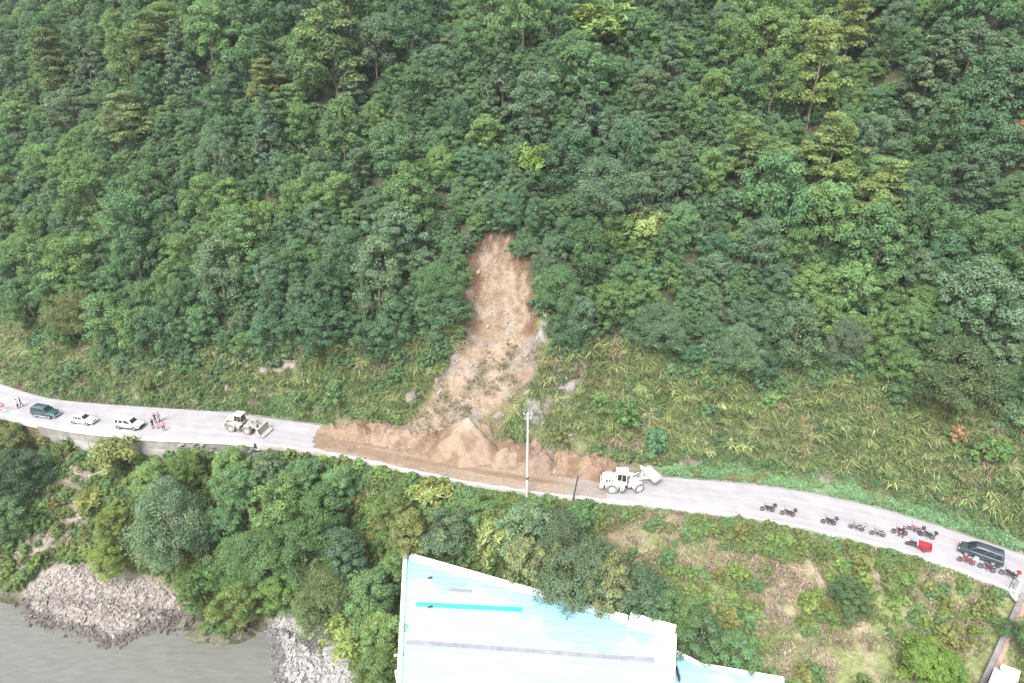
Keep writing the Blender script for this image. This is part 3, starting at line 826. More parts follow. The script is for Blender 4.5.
def poly_prism(poly, z0, z1, org):
    n = len(poly)
    V = [(p[0] - org[0], p[1] - org[1], z0) for p in poly] + [(p[0] - org[0], p[1] - org[1], z1) for p in poly]
    return MB().add(V, [(i, (i + 1) % n, n + (i + 1) % n, n + i) for i in range(n)] + [tuple(range(n - 1, -1, -1)), tuple(range(n, 2 * n))])

def line_clip(poly, p0, d):
    """interval of the line p0 + t d inside a convex polygon"""
    t0, t1 = -1e9, 1e9; P = np.asarray(poly)
    ctr = P.mean(0)
    for i in range(len(P)):
        a, b = P[i], P[(i + 1) % len(P)]; nrm = np.array([-(b - a)[1], (b - a)[0]])
        if nrm @ (ctr - a) < 0: nrm = -nrm
        den = nrm @ d; num = nrm @ (a - p0)
        if abs(den) < 1e-9:
            if num > 0: return None
            continue
        t = num / den
        if den > 0: t0 = max(t0, t)
        else: t1 = min(t1, t)
    return (t0, t1) if t1 > t0 + 0.3 else None

def metal_roof(o, poly, z, dirv, org, spacing=0.84):
    roof = poly_prism(poly, z - 0.12, z, org).build('roof', 'roof_metal', o)
    P = np.asarray(poly); d = np.asarray(dirv) / np.linalg.norm(dirv); nn = np.array([-d[1], d[0]])
    lo, hi = (P @ nn).min(), (P @ nn).max(); mb = MB()
    k = lo + 0.2
    while k < hi - 0.1:
        iv = line_clip(P, nn * k + d * ((P @ d).mean()), d)
        if iv:
            m0 = nn * k + d * ((P @ d).mean()); a, b = m0 + d * (iv[0] + 0.1), m0 + d * (iv[1] - 0.1)
            q = [a + nn * .07, b + nn * .07, b - nn * .07, a - nn * .07]; q2 = [a + nn * .03, b + nn * .03, b - nn * .03, a - nn * .03]
            mb.add([(p[0] - org[0], p[1] - org[1], z + 0.001) for p in q] + [(p[0] - org[0], p[1] - org[1], z + 0.012) for p in q2],
                   [(4,5,6,7),(0,1,5,4),(1,2,6,5),(2,3,7,6),(3,0,4,7)])
        k += spacing
    mb.build('roof_ribs', 'roof_metal', roof)
    return roof

RA, RB, RD, RE = (un(q[0], q[1], ROOF_Z)[:2] for q in [(406, 556), (497, 583), (674, 633), (671, 690)])
back = (RD - RA) / np.linalg.norm(RD - RA)
left = (un(400, 683, ROOF_Z)[:2] - RA); left /= np.linalg.norm(left)
rgt = (RE - RD) / np.linalg.norm(RE - RD)
poly_main = [tuple(RA), tuple(RD), tuple(RD + rgt * 30), tuple(RA + left * 34)]
bo = RA
bld = empty('blue_roof_building', (bo[0], bo[1], -11.2)); tag(bld, 'large building with a glossy pale blue metal roof below the road', 'building')
ribdir = un(655, 660, ROOF_Z)[:2] - un(405, 638, ROOF_Z)[:2]
zo = ROOF_Z + 11.2
metal_roof(bld, poly_main, zo, ribdir, bo)
ctr = np.mean(poly_main, 0); inner = [tuple(np.array(p) + (ctr - np.array(p)) / np.linalg.norm(ctr - np.array(p)) * 0.7) for p in poly_main]
poly_prism(inner, -0.6, zo - 0.15, bo).build('wall', 'factory_wall', bld)
def beam(a, b, w, z0, z1, org):
    a, b = np.asarray(a), np.asarray(b); d = (b - a) / np.linalg.norm(b - a); nn = np.array([-d[1], d[0]]) * w / 2
    return poly_prism([tuple(a - nn), tuple(b - nn), tuple(b + nn), tuple(a + nn)], z0, z1, org)
nb_ = np.array([-back[1], back[0]])
beam(RA + left * 0.0 - back * 0.12, RA + left * 34 - back * 0.12, 0.45, zo - 0.3, zo + 0.32, bo).build('edge_flashing', 'flashing_white', bld)
L = np.linalg.norm(RD - RA)
for s0, s1 in ((0.6, 4.5), (4.55, 9.0), (9.05, 15.0), (15.05, 21.5), (21.55, L - 5.2)):
    beam(RA + back * s0 + nb_ * 0.1, RA + back * s1 + nb_ * 0.1, 0.62, zo - 0.25, zo + 0.30, bo).build('parapet_cap', 'flashing_white', bld)
beam(RD - back * 5.0 + nb_ * 0.30, RD + back * 0.1 + nb_ * 0.30, 0.8, zo - 0.25, zo + 0.55, bo).build('parapet_cap', 'flashing_white', bld)
beam(RD - back * 5.2 - nb_ * 0.65, RD - back * 0.2 - nb_ * 0.55, 0.25, zo + 0.06, zo + 0.2, bo).build('gutter', 'flashing_white', bld)
beam(RD + back * 0.1 + rgt * 0.3, RD + back * 0.1 + rgt * 30, 0.4, zo - 0.3, zo + 0.3, bo).build('edge_flashing', 'flashing_white', bld)
def skylight(q0, q1, w, mat, name='skylight'):
    a, b = un(*q0, ROOF_Z)[:2], un(*q1, ROOF_Z)[:2]
    return beam(a, b, w, zo + 0.06, zo + 0.085, bo).build(name, mat, bld)
skylight((416, 604.5), (522, 610), 0.62, 'skylight_teal')
skylight((448, 590), (472, 591.5), 0.48, 'skylight_grey')
# the long grey translucent strip is a row of sheets
q = np.linspace(0, 1, 15)
for i in range(14):
    f0 = (407 + 248 * q[i], 642 + 18.5 * q[i]); f1 = (407 + 248 * q[i + 1] - 0.7, 642 + 18.5 * q[i + 1])
    skylight(f0, f1, 0.58, 'skylight_grey')
for qx, qy in ((430, 578.5), (430, 607.5)):
    p = un(qx, qy, ROOF_Z)
    MB().prism([(-0.3, 0), (0.3, 0), (0.25, 0.22)], -0.12, 0.12).build('roof_vent', 'dark_plastic', bld).location = (p[0] - bo[0], p[1] - bo[1], zo + 0.057)
for qx, qy in ((399, 655), (400, 671)):
    p = un(qx, qy, ROOF_Z)
    MB().box((-0.3, 0, -0.05), (0.5, 0.25, 0.12)).cyl((-0.5, 0, -0.1), (-0.5, 0, -1.4), 0.06, n=8).build('downpipe_head', 'flashing_white', bld).location = (p[0] - bo[0], p[1] - bo[1], zo)
# lower annexe to the right
AZ = -6.4
A0, A1, A2 = (un(q[0], q[1], AZ)[:2] for q in [(676, 652), (702, 665), (784, 679)])
ann = empty('blue_roof_annexe', (A0[0], A0[1], -11.6)); tag(ann, 'lower white-edged metal roof annexe right of the large blue roof', 'building')
pa = [tuple(A0), tuple(A1), tuple(A2), tuple(A2 + rgt * 14), tuple(A0 + rgt * 15)]
metal_roof(ann, pa, AZ + 11.6, ribdir, A0)
ca_ = np.mean(pa, 0); ina = [tuple(np.array(p) + (ca_ - np.array(p)) / np.linalg.norm(ca_ - np.array(p)) * 0.6) for p in pa]
poly_prism(ina, -0.8, AZ + 11.45, A0).build('wall', 'factory_wall', ann)
for a_, b2 in ((A0, A1), (A1, A2)):
    e_ = (b2 - a_) / np.linalg.norm(b2 - a_); beam(a_ + e_ * .02, b2 - e_ * .02, 0.3, AZ + 11.4, AZ + 11.75, A0).build('edge_flashing', 'flashing_white', ann)
p = un(672.5, 676, AZ)
MB().box((0, 0, 0.35), (0.16, 1.6, 0.5)).build('roof_joint', 'dark_plastic', ann).location = (p[0] + .55 - A0[0], p[1] - A0[1], AZ + 11.6)

# ------------------------------------------------------------------ boundary wall, sheds and gate post at lower right
paint('wall_cap', (0.13, 0.12, 0.125), 0.9, var=0.25, scale=1.2, bump=0.3)
paint('brick_brown', (0.22, 0.145, 0.11), 0.9, var=0.3, scale=1.6, bump=0.3)
w0 = hit(1023, 602); w1 = hit(986, 684)
bw = empty('boundary_wall', (w0[0], w0[1], w0[2])); tag(bw, 'narrow grey-capped wall with brown brick running down the slope at lower right', 'wall')
nseg = 9
dv = np.array(w1) - np.array(w0); dv = dv * 1.25; nrm = np.array([-dv[1], dv[0]]); nrm /= np.linalg.norm(nrm)
if nrm[0] < 0: nrm = -nrm
for i in range(nseg):
    a_ = np.array(w0[:2]) + dv[:2] * i / nseg; b2 = np.array(w0[:2]) + dv[:2] * (i + 0.985) / nseg
    za = float(zt(*a_)); zb = float(zt(*b2)); zm = max(za, zb)
    for nm, o0, o1, top, mat in (('wall_segment', -0.45, -0.02, 0.95, 'wall_concrete'), ('wall_cap', -0.48, 0.0, 1.07, 'wall_cap'), ('brick_ledge', 0.02, 0.42, 0.80, 'brick_brown')):
        lowz = -1.2 if nm != 'wall_cap' else top - 0.115
        V = []
        for (p_, z_) in ((a_, za), (b2, zb)):
            for oo in (o0, o1):
                for zz in (lowz, top): V.append((p_[0] + nrm[0] * oo - w0[0], p_[1] + nrm[1] * oo - w0[1], z_ + zz - w0[2]))
        MB().add(V, [(0,1,3,2),(4,6,7,5),(0,4,5,1),(2,3,7,6),(1,5,7,3),(0,2,6,4)]).build(nm, mat, bw)
def shed(corners, zr, label, hgt=2.8):
    pw = [un(q[0], q[1], zr)[:2] for q in corners]; o0 = pw[0]
    s = empty('white_shed', (o0[0], o0[1], zr - hgt)); tag(s, label, 'shed')
    poly_prism([tuple(p) for p in pw], hgt - 0.1, hgt, o0).build('roof', 'flashing_white', s)
    cc_ = np.mean(pw, 0); poly_prism([tuple(p + (cc_ - p) * 0.12) for p in pw], -1.0, hgt - 0.12, o0).build('wall', 'factory_wall', s)
    return s
SHZ = hit(1002, 676, 2.6)[2] + 2.6
shed([(995, 667), (1014, 681), (1010, 715), (980, 705)], SHZ, 'white flat shed roof in the lower right corner beside the boundary wall')
shed([(1002, 664), (1021, 671), (1018, 682), (1000, 667.5)], SHZ + 0.2, 'small white roof strip behind the white shed in the lower right corner')

gx = un(1016, 590)
gp = empty('gate_post', (gx[0], gx[1], -0.2)); tag(gp, 'white concrete post with thin dark rod at the road edge far right', 'post')
MB().box((0, 0, 0.75), (0.42, 0.42, 1.7)).build('post', 'kerb_concrete', gp, 0.03); MB().box((0, 0, 1.65), (0.54, 0.54, 0.10)).build('cap', 'kerb_concrete', gp, 0.02)
MB().cyl((-0.75, 0.1, 0.0), (-0.55, 0.3, 2.0), 0.035, n=6).build('rod', 'dark_plastic', gp)
MB().prism([(-1.0, 0), (0.6, 0), (0.6, 0.35), (-1.0, 0.2)], -1.4, -0.5).build('footing', 'kerb_concrete', gp, 0.04)

# ------------------------------------------------------------------ poles
paint('pole_white', (0.36, 0.355, 0.345), 0.7, var=0.08, scale=1.5)
bx_, by_ = un(527, 497, -0.4)[:2]
d = ray(526, 413); tpole = by_ / d[1]; ptop = H + d[2] * tpole
PH = ptop + 0.8
pole = empty('utility_pole', (bx_, by_, -0.8)); tag(pole, 'tall white concrete utility pole standing at the road edge below the landslide', 'utility pole')
MB().cyl((0, 0, -0.5), (0, 0, PH), 0.20, 0.115, n=14).build('pole', 'pole_white', pole, smooth=True)
MB().cyl((0, 0, 3.35), (0, 0, 3.62), 0.21, 0.208, n=14).build('band', 'dark_plastic', pole)
for zz, w in ((PH - 0.3, 0.55), (PH - 1.0, 0.35)):
    arm = MB().box((0, 0.18, zz), (w * 2, 0.09, 0.10)).build('crossarm', 'alloy', pole)
    for sx in (-1, 0, 1) if zz > PH - 1 else (-1, 1):
        MB().lathe([(0.0, 0.0), (0.06, 0.0), (0.09, 0.06), (0.05, 0.12), (0.08, 0.17), (0.04, 0.25), (0.0, 0.25)], (sx * w * 0.9, 0.18, zz + 0.05), 'z', 8).build('insulator', 'pole_white', arm)
bx_, by_ = un(572, 503, -0.5)[:2]
dp = empty('leaning_post', (bx_, by_, -0.5)); tag(dp, 'thin dark leaning post at the road edge right of the white pole', 'post')
d = ray(578, 478); tt = by_ / d[1]; top = np.array([d[0] * tt, by_ + 0.2, H + d[2] * tt])
MB().cyl((0, 0, -0.4), tuple(top - np.array([bx_, by_, -0.5])), 0.10, 0.085, n=10).build('shaft', 'dark_plastic', dp, smooth=True)
MB().cyl(tuple(top - np.array([bx_, by_, -0.5])), tuple(top - np.array([bx_, by_, -0.5]) + np.array([0.02, 0, 0.12])), 0.12, 0.11, n=10).build('cap', 'dark_plastic', dp)
for (q0, q1, lab) in (((88, 477), (113, 470), 'pale fallen bamboo stem lying in the bushes below the retaining wall'), ((588, 541), (595, 556), 'pale thin bare stem among the bushes above the blue roof')):
    a_ = np.array(hit(*q0, 1.2)); b2 = np.array(hit(*q1, 1.4)); a_[2] += 1.2; b2[2] += 1.5
    o = MB().tube([(0, 0, 0), tuple((b2 - a_) * 0.5 + np.array([0, 0, .12])), tuple(b2 - a_)], [0.05, 0.045, 0.03], 6).build('bare_stem', 'kerb_concrete'); o.location = a_
    tag(o, lab, 'stem')
# ------------------------------------------------------------------ foliage builders
def leaf_quads(P, N, S, asp, r, fold=0.0):
    n = len(P)
    N = N / (np.linalg.norm(N, axis=1, keepdims=True) + 1e-9)
    T = r.normal(size=(n, 3)); T -= (T * N).sum(1, keepdims=True) * N; T /= np.linalg.norm(T, axis=1, keepdims=True) + 1e-9
    B = np.cross(N, T)
    S = np.asarray(S)[:, None]
    V = np.stack([P - T * S * 0.5, P + B * S * asp * 0.5 + T * S * 0.05 + N * S * fold, P + T * S * 0.5, P - B * S * asp * 0.5 + T * S * 0.05 + N * S * fold], 1)
    return V.reshape(-1, 3)

def puff(r, c, rad, n, size, flat=0.8, up=0.45, jit=0.55, asp=0.75):
    d = r.normal(size=(n, 3)); d /= np.linalg.norm(d, axis=1, keepdims=True)
    d[:, 2] = np.where(d[:, 2] < -0.35, -d[:, 2], d[:, 2])
    rr = rad * (0.55 + 0.5 * r.random(n) ** 0.6)
    P = np.asarray(c) + d * rr[:, None] * np.array([1, 1, flat])
    Nn = d + np.array([0, 0, up]) + r.normal(size=(n, 3)) * jit
    return leaf_quads(P, Nn, size * r.uniform(0.7, 1.35, n), asp, r, 0.08)

def tint(r, n, base=1.0, warm=0.0, amp=0.13):
    b = base * (1 + r.normal(size=n) * amp).clip(0.5, 1.6)
    w = warm + r.normal(size=n) * 0.05
    return np.stack([b * (1 + w), b, b * (1 - w * 1.3)], 1)

def crown_broadleaf(seed, R=2.6, hh=2.6, npuff=78, nl=125, size=0.165, lift=0.0):
    r = np.random.default_rng(seed); VV = []; CC = []
    for k in range(npuff):
        th = r.uniform(0, 2 * np.pi); u = r.uniform(-0.6, 1.0) if k > 6 else r.uniform(0.75, 1)
        q = math.sqrt(max(0, 1 - u * u)) * r.uniform(0.55, 1.0)
        lob = 1 + 0.28 * math.sin(2 * th + seed) + 0.15 * math.sin(3 * th + seed * 2.1)
        c = (R * q * math.cos(th) * lob, R * q * math.sin(th) * lob, hh * u * r.uniform(0.75, 1.05) + lift)
        VV.append(puff(r, c, R * r.uniform(0.14, 0.27), nl, size)); CC.append(tint(r, nl, r.uniform(0.84, 1.18), r.normal() * 0.035))
    nl2 = 420                                             # leaves inside, dark only because they stand in shade
    d = r.normal(size=(nl2, 3)); d /= np.linalg.norm(d, axis=1, keepdims=True)
    P = d * np.array([R, R, hh]) * (r.random(nl2) ** 0.4 * 0.7)[:, None] + np.array([0, 0, 0.15 * hh + lift])
    VV.append(leaf_quads(P, r.normal(size=(nl2, 3)), np.full(nl2, size * 1.5), 0.8, r)); CC.append(tint(r, nl2, 0.95))
    return np.concatenate(VV), np.concatenate(CC)

def crown_pine(seed, R=2.9, hh=6.0, size=0.28):
    r = np.random.default_rng(seed); VV = []; CC = []
    tiers = 8
    for t in range(tiers):
        f = t / (tiers - 1); zz = -hh * 0.45 + f * hh * 0.95; rad = R * (1.0 - 0.72 * f ** 1.5) * r.uniform(0.85, 1.15)
        nb = int(12 - 5 * f)
        for b in range(nb):
            th = r.uniform(0, 2 * np.pi); rr = rad * r.uniform(0.2, 1.0)
            c = (rr * math.cos(th), rr * math.sin(th), zz + 0.18 * rr + r.normal() * 0.25)
            n = 115; VV.append(puff(r, c, R * r.uniform(0.17, 0.30), n, size, 0.55, 0.8, 0.5, 0.4)); CC.append(tint(r, n, r.uniform(0.85, 1.2), r.normal() * 0.06))
    return np.concatenate(VV), np.concatenate(CC)

def crown_conifer(seed, R=2.3, hh=7.0, size=0.32):
    r = np.random.default_rng(seed); VV = []; CC = []
    n_t = 15
    for t in range(n_t):
        f = t / (n_t - 1); zz = -hh * 0.5 + f * hh; rad = R * (1.02 - f) * r.uniform(0.85, 1.15) + 0.12
        nb = max(3, int(12 * (1 - f)) + 3)
        for b in range(nb):
            th = r.uniform(0, 2 * np.pi); rr = rad * r.uniform(0.55, 0.95)
            c = (rr * math.cos(th), rr * math.sin(th), zz - 0.25 * rr + r.normal() * 0.15)
            n = 75; VV.append(puff(r, c, 0.30 + 0.30 * (1 - f) * r.uniform(0.7, 1.3), n, size, 0.6, 0.3, 0.6, 0.4)); CC.append(tint(r, n, r.uniform(0.85, 1.15), r.normal() * 0.04))
    return np.concatenate(VV), np.concatenate(CC)

def crown_bamboo(seed, R=2.4, hh=2.6, size=0.55):
    r = np.random.default_rng(seed); VV = []; CC = []
    for k in range(34):                                   # arching plumes
        th = r.uniform(0, 2 * np.pi); reach = R * r.uniform(0.4, 1.1); top = hh * r.uniform(0.5, 1.1)
        n = 70; s = r.random(n) ** 0.7
        P = np.stack([reach * s * math.cos(th), reach * s * math.sin(th), top * np.sin(np.clip(s * 2.2, 0, 2.6)) - 0.35 * hh * s], 1) + r.normal(size=(n, 3)) * 0.20
        Nn = np.tile(np.array([math.cos(th) * 0.5, math.sin(th) * 0.5, 0.8]), (n, 1)) + r.normal(size=(n, 3)) * 0.6
        VV.append(leaf_quads(P, Nn, size * r.uniform(0.7, 1.3, n), 0.3, r)); CC.append(tint(r, n, r.uniform(0.8, 1.25), r.normal() * 0.05))
    return np.concatenate(VV), np.concatenate(CC)

def leaf_mesh(name, V, C, mat='leaf'):
    F = np.arange(len(V)).reshape(-1, 4)
    me = np_mesh(name, V, F, C, 'FACE'); me.materials.append(MATS[mat]); return me

def trunk_mesh(seed, h, r0, limbs=5, R=2.0, top=1.0):
    r = random.Random(seed); mb = MB()
    pts = [(0, 0, -0.8), (r.uniform(-.1, .1), r.uniform(-.1, .1), h * 0.4), (r.uniform(-.3, .3), r.uniform(-.3, .3), h * 0.75), (r.uniform(-.4, .4), r.uniform(-.4, .4), h * top)]
    mb.tube(pts, [r0, r0 * 0.8, r0 * 0.55, r0 * 0.2], 6)
    for i in range(limbs):
        t = r.uniform(0.45, 0.85); b = Vector(pts[1]).lerp(Vector(pts[3]), t); a = r.uniform(0, 6.28); L = R * r.uniform(0.5, 0.9)
        e = b + Vector((math.cos(a) * L, math.sin(a) * L, L * r.uniform(0.3, 0.8)))
        mb.tube([b, b.lerp(e, 0.55) + Vector((0, 0, 0.15)), e], [r0 * 0.4, r0 * 0.28, r0 * 0.1], 5)
    return mb.mesh('trunk', 'bark')

# prototypes: (crown mesh, trunk mesh, crown height above the ground, crown radius)
PROTO = {}
PROTO['broad'] = [(leaf_mesh('crown', *crown_broadleaf(400 + i, 2.5 + 0.1 * (i % 3), 2.5 + 0.2 * (i % 4))), trunk_mesh(i, 3.8, 0.15), 3.0, 2.6) for i in range(9)]
PROTO['big'] = [(leaf_mesh('crown', *crown_broadleaf(500 + i, 4.2, 3.9, 190, 150, 0.165)), trunk_mesh(20 + i, 5.5, 0.24, 7, 3.2), 4.2, 4.2) for i in range(3)]
PROTO['pine'] = [(leaf_mesh('crown', *crown_pine(600 + i)), trunk_mesh(30 + i, 7.2, 0.12, 9, 2.0, 0.9), 5.2, 2.9) for i in range(4)]
PROTO['conifer'] = [(leaf_mesh('crown', *crown_conifer(700 + i)), trunk_mesh(40 + i, 6.4, 0.10, 3, 0.8, 0.9), 4.0, 2.2) for i in range(3)]
PROTO['bamboo'] = [(leaf_mesh('crown', *crown_bamboo(800 + i)), trunk_mesh(50 + i, 2.6, 0.06, 6, 1.2), 1.6, 2.4) for i in range(3)]
PROTO['shrub'] = [(leaf_mesh('foliage', *crown_broadleaf(900 + i, 0.95, 0.75, 22, 60, 0.15)), trunk_mesh(60 + i, 0.8, 0.05, 4, 0.6), 0.55, 0.95) for i in range(6)]

def jitter(col, r, amp=0.10):
    k = 1 + r.normal() * amp * 0.8; w = r.normal() * 0.03
    return (max(0.01, col[0] * k * (1 + w)), max(0.01, col[1] * k), max(0.005, col[2] * k * (1 - w)), 1)

def plant(name, kind, loc, scale, col, label, cat, group=None, r=rng, stretch=1.0, k=None, bark=None):
    p = PROTO[kind]; cm, tm, ch, R = p[int(r.integers(len(p))) if k is None else k % len(p)]
    e = bpy.data.objects.new(name, None); link(e); e.location = loc; e.empty_display_size = 0.5
    e.rotation_euler = (0, 0, r.uniform(0, 6.28)); e.scale = (scale, scale, scale * stretch)
    c = bpy.data.objects.new('foliage' if kind == 'shrub' else 'crown', cm); link(c, e); c.location = (0, 0, ch); c.color = jitter(col, r)
    t = bpy.data.objects.new('stem' if kind == 'shrub' else 'trunk', tm); link(t, e)
    return tag(e, label, cat, group)

# leaf colours
G_MID, G_GREY, G_BRIGHT, G_DARK = (0.106, 0.194, 0.082), (0.122, 0.191, 0.102), (0.140, 0.230, 0.082), (0.083, 0.156, 0.076)
G_YEL, G_PALE, G_OLIVE, G_BLUE = (0.205, 0.268, 0.085), (0.19, 0.235, 0.075), (0.150, 0.175, 0.064), (0.074, 0.128, 0.070)

TAKEN = []                                               # (x, y, z, radius)
def special(name, kind, qx, qy, wpx, col, label, cat='tree', stretch=1.0, group=None, k=None, lift=None):
    """a tree whose crown centre stands at a place in the photograph and whose crown is wpx wide there"""
    cm, tm, ch, R = PROTO[kind][0]
    s = 1.0
    for it in range(3):
        X, Y, Z = hit(qx, qy, ch * s * stretch)
        dep = Y * CP - (Z + ch * s - H) * SP
        s = wpx / FPX * dep / (2 * R * 1.0)
    TAKEN.append((X, Y, Z, R * s * (1.0 if kind == 'pine' else 0.85)))
    return plant(name, kind, (X, Y, Z), s, col, label, cat, group, stretch=stretch, k=k)

special('pine_tree', 'pine', 818, 66, 62, G_YEL, 'tall yellow-green pine rising over the forest at upper right', stretch=1.15)
special('pine_tree', 'pine', 852, 18, 56, G_YEL, 'yellow-green pine cut by the top edge at upper right')
special('pine_tree', 'pine', 833, 150, 62, (0.195, 0.260, 0.085), 'broad yellow-green pine below the tall yellow-green pine', stretch=0.85)
special('pine_tree', 'pine', 886, 190, 66, (0.19, 0.25, 0.085), 'yellow-green pine leaning over the dark gully on the right', stretch=0.8)
special('pine_tree', 'pine', 748, 150, 58, (0.165, 0.235, 0.085), 'pale green pine left of the yellow-green pines', stretch=0.8)
special('pine_tree', 'pine', 332, 48, 84, (0.15, 0.215, 0.08), 'broad olive pine near the top left of centre', stretch=0.9)
special('pine_tree', 'pine', 125, 118, 56, (0.165, 0.22, 0.085), 'olive-yellow tiered pine in the upper left forest', stretch=0.75)
special('pine_tree', 'pine', 50, 62, 58, (0.145, 0.20, 0.07), 'light green pine near the upper left corner', stretch=0.85)
special('pine_tree', 'pine', 150, 40, 52, (0.14, 0.205, 0.075), 'olive pine close to the top edge on the left', stretch=0.8)
special('pine_tree', 'pine', 265, 82, 46, (0.16, 0.21, 0.075), 'pale pine left of the broad olive pine', stretch=0.75)
special('broadleaf_tree', 'bamboo', 600, 38, 74, (0.15, 0.215, 0.06), 'light green flat-topped tree near the top centre', stretch=0.8)
special('broadleaf_tree', 'bamboo', 648, 236, 46, (0.23, 0.30, 0.105), 'pale yellow-green feathery tree right of the landslide scar')
special('broadleaf_tree', 'bamboo', 535, 168, 46, (0.145, 0.215, 0.055), 'bright green feathery tree up from the landslide scar')
special('broadleaf_tree', 'broad', 254, 214, 22, (0.20, 0.26, 0.045), 'small bright yellow-green tree left of the landslide scar')
special('broadleaf_tree', 'broad', 248, 236, 22, (0.20, 0.25, 0.05), 'small yellow-green bush tree just below the bright yellow-green one')
special('broadleaf_tree', 'broad', 853, 241, 19, (0.22, 0.125, 0.085), 'small reddish-brown dying tree in the right forest')
special('broadleaf_tree', 'broad', 1019, 138, 24, (0.36, 0.19, 0.11), 'orange-brown dead tree at the right edge')
for i, (qx, qy, w, st, lab) in enumerate([
    (502, 78, 46, 1.1, 'slender grey-green conifer near the top right of centre'), (533, 128, 44, 1.0, 'grey-green conifer left of the paired conifer above the scar'),
    (590, 118, 50, 0.95, 'broad grey-green conifer above and right of the scar'), (268, 128, 42, 1.0, 'dull grey-green conifer in the left forest'),
    (932, 66, 62, 0.85, 'broad dark conifer right of the yellow-green pines'), (88, 62, 46, 0.9, 'grey conifer in the upper left corner'),
    (180, 62, 44, 1.0, 'grey-green conifer between two olive pines'), (668, 60, 44, 0.9, 'blue-green conifer at the top right of the flat-topped tree'),
    (680, 178, 42, 1.0, 'dull grey conifer in the forest right of the scar'), (352, 96, 46, 0.85, 'grey-green conifer under the broad olive pine')]):
    special('conifer_tree', 'conifer', qx, qy, w, (0.105, 0.162, 0.088), lab, stretch=st, k=i)
for i, (qx, qy, w, st, col, lab) in enumerate([
    (955, 376, 88, 0.9, (0.095, 0.135, 0.06), 'largest rounded tree on the grass bank at the right'), (846, 343, 46, 1.1, (0.118, 0.162, 0.098), 'small grey rounded tree at the forest edge left of the largest rounded tree'),
    (78, 316, 48, 1.1, G_OLIVE, 'olive rounded tree at the forest edge above the white cars'), (602, 192, 76, 0.9, G_GREY, 'large grey-green rounded tree right above the scar'),
    (508, 262 - 52, 40, 0.9, G_DARK, 'dark tree overhanging the top of the landslide scar'), (560, 290, 50, 1.0, G_MID, 'rounded tree hugging the right edge of the scar'),
    (440, 285, 46, 1.0, G_MID, 'rounded tree hugging the left edge of the scar'), (660, 330, 58, 0.9, G_GREY, 'wide greyish tree at the forest edge right of the scar'),
    (1010, 385, 40, 1.0, G_MID, 'rounded tree at the right edge above the grass bank'), (740, 350, 56, 0.95, G_GREY, 'grey-green tree at the forest edge above the first motorcycles')]):
    special('broadleaf_tree', 'big', qx, qy, w, col, lab, stretch=st, k=i)

# ------------------------------------------------------------------ the forest
def poisson(n_try, gen, rad, taken):
    cell = 6.0; grid = {}
    def put(p): grid.setdefault((int(p[0] // cell), int(p[1] // cell)), []).append(p)
    for t_ in taken: put(t_)
    outp = []
    for _ in range(n_try):
        c_ = gen()
        if c_ is None: continue
        X, Y, Z, R = c_; ok = True
        for i in range(-1, 2):
            for j in range(-1, 2):
                for q in grid.get((int(X // cell) + i, int(Y // cell) + j), ()):
                    if (q[0] - X) ** 2 + (q[1] - Y) ** 2 + ((q[2] - Z)) ** 2 < (0.61 * (q[3] + R)) ** 2 * rad: ok = False; break
                if not ok: break
            if not ok: break
        if ok: put(c_); outp.append(c_)
    return outp

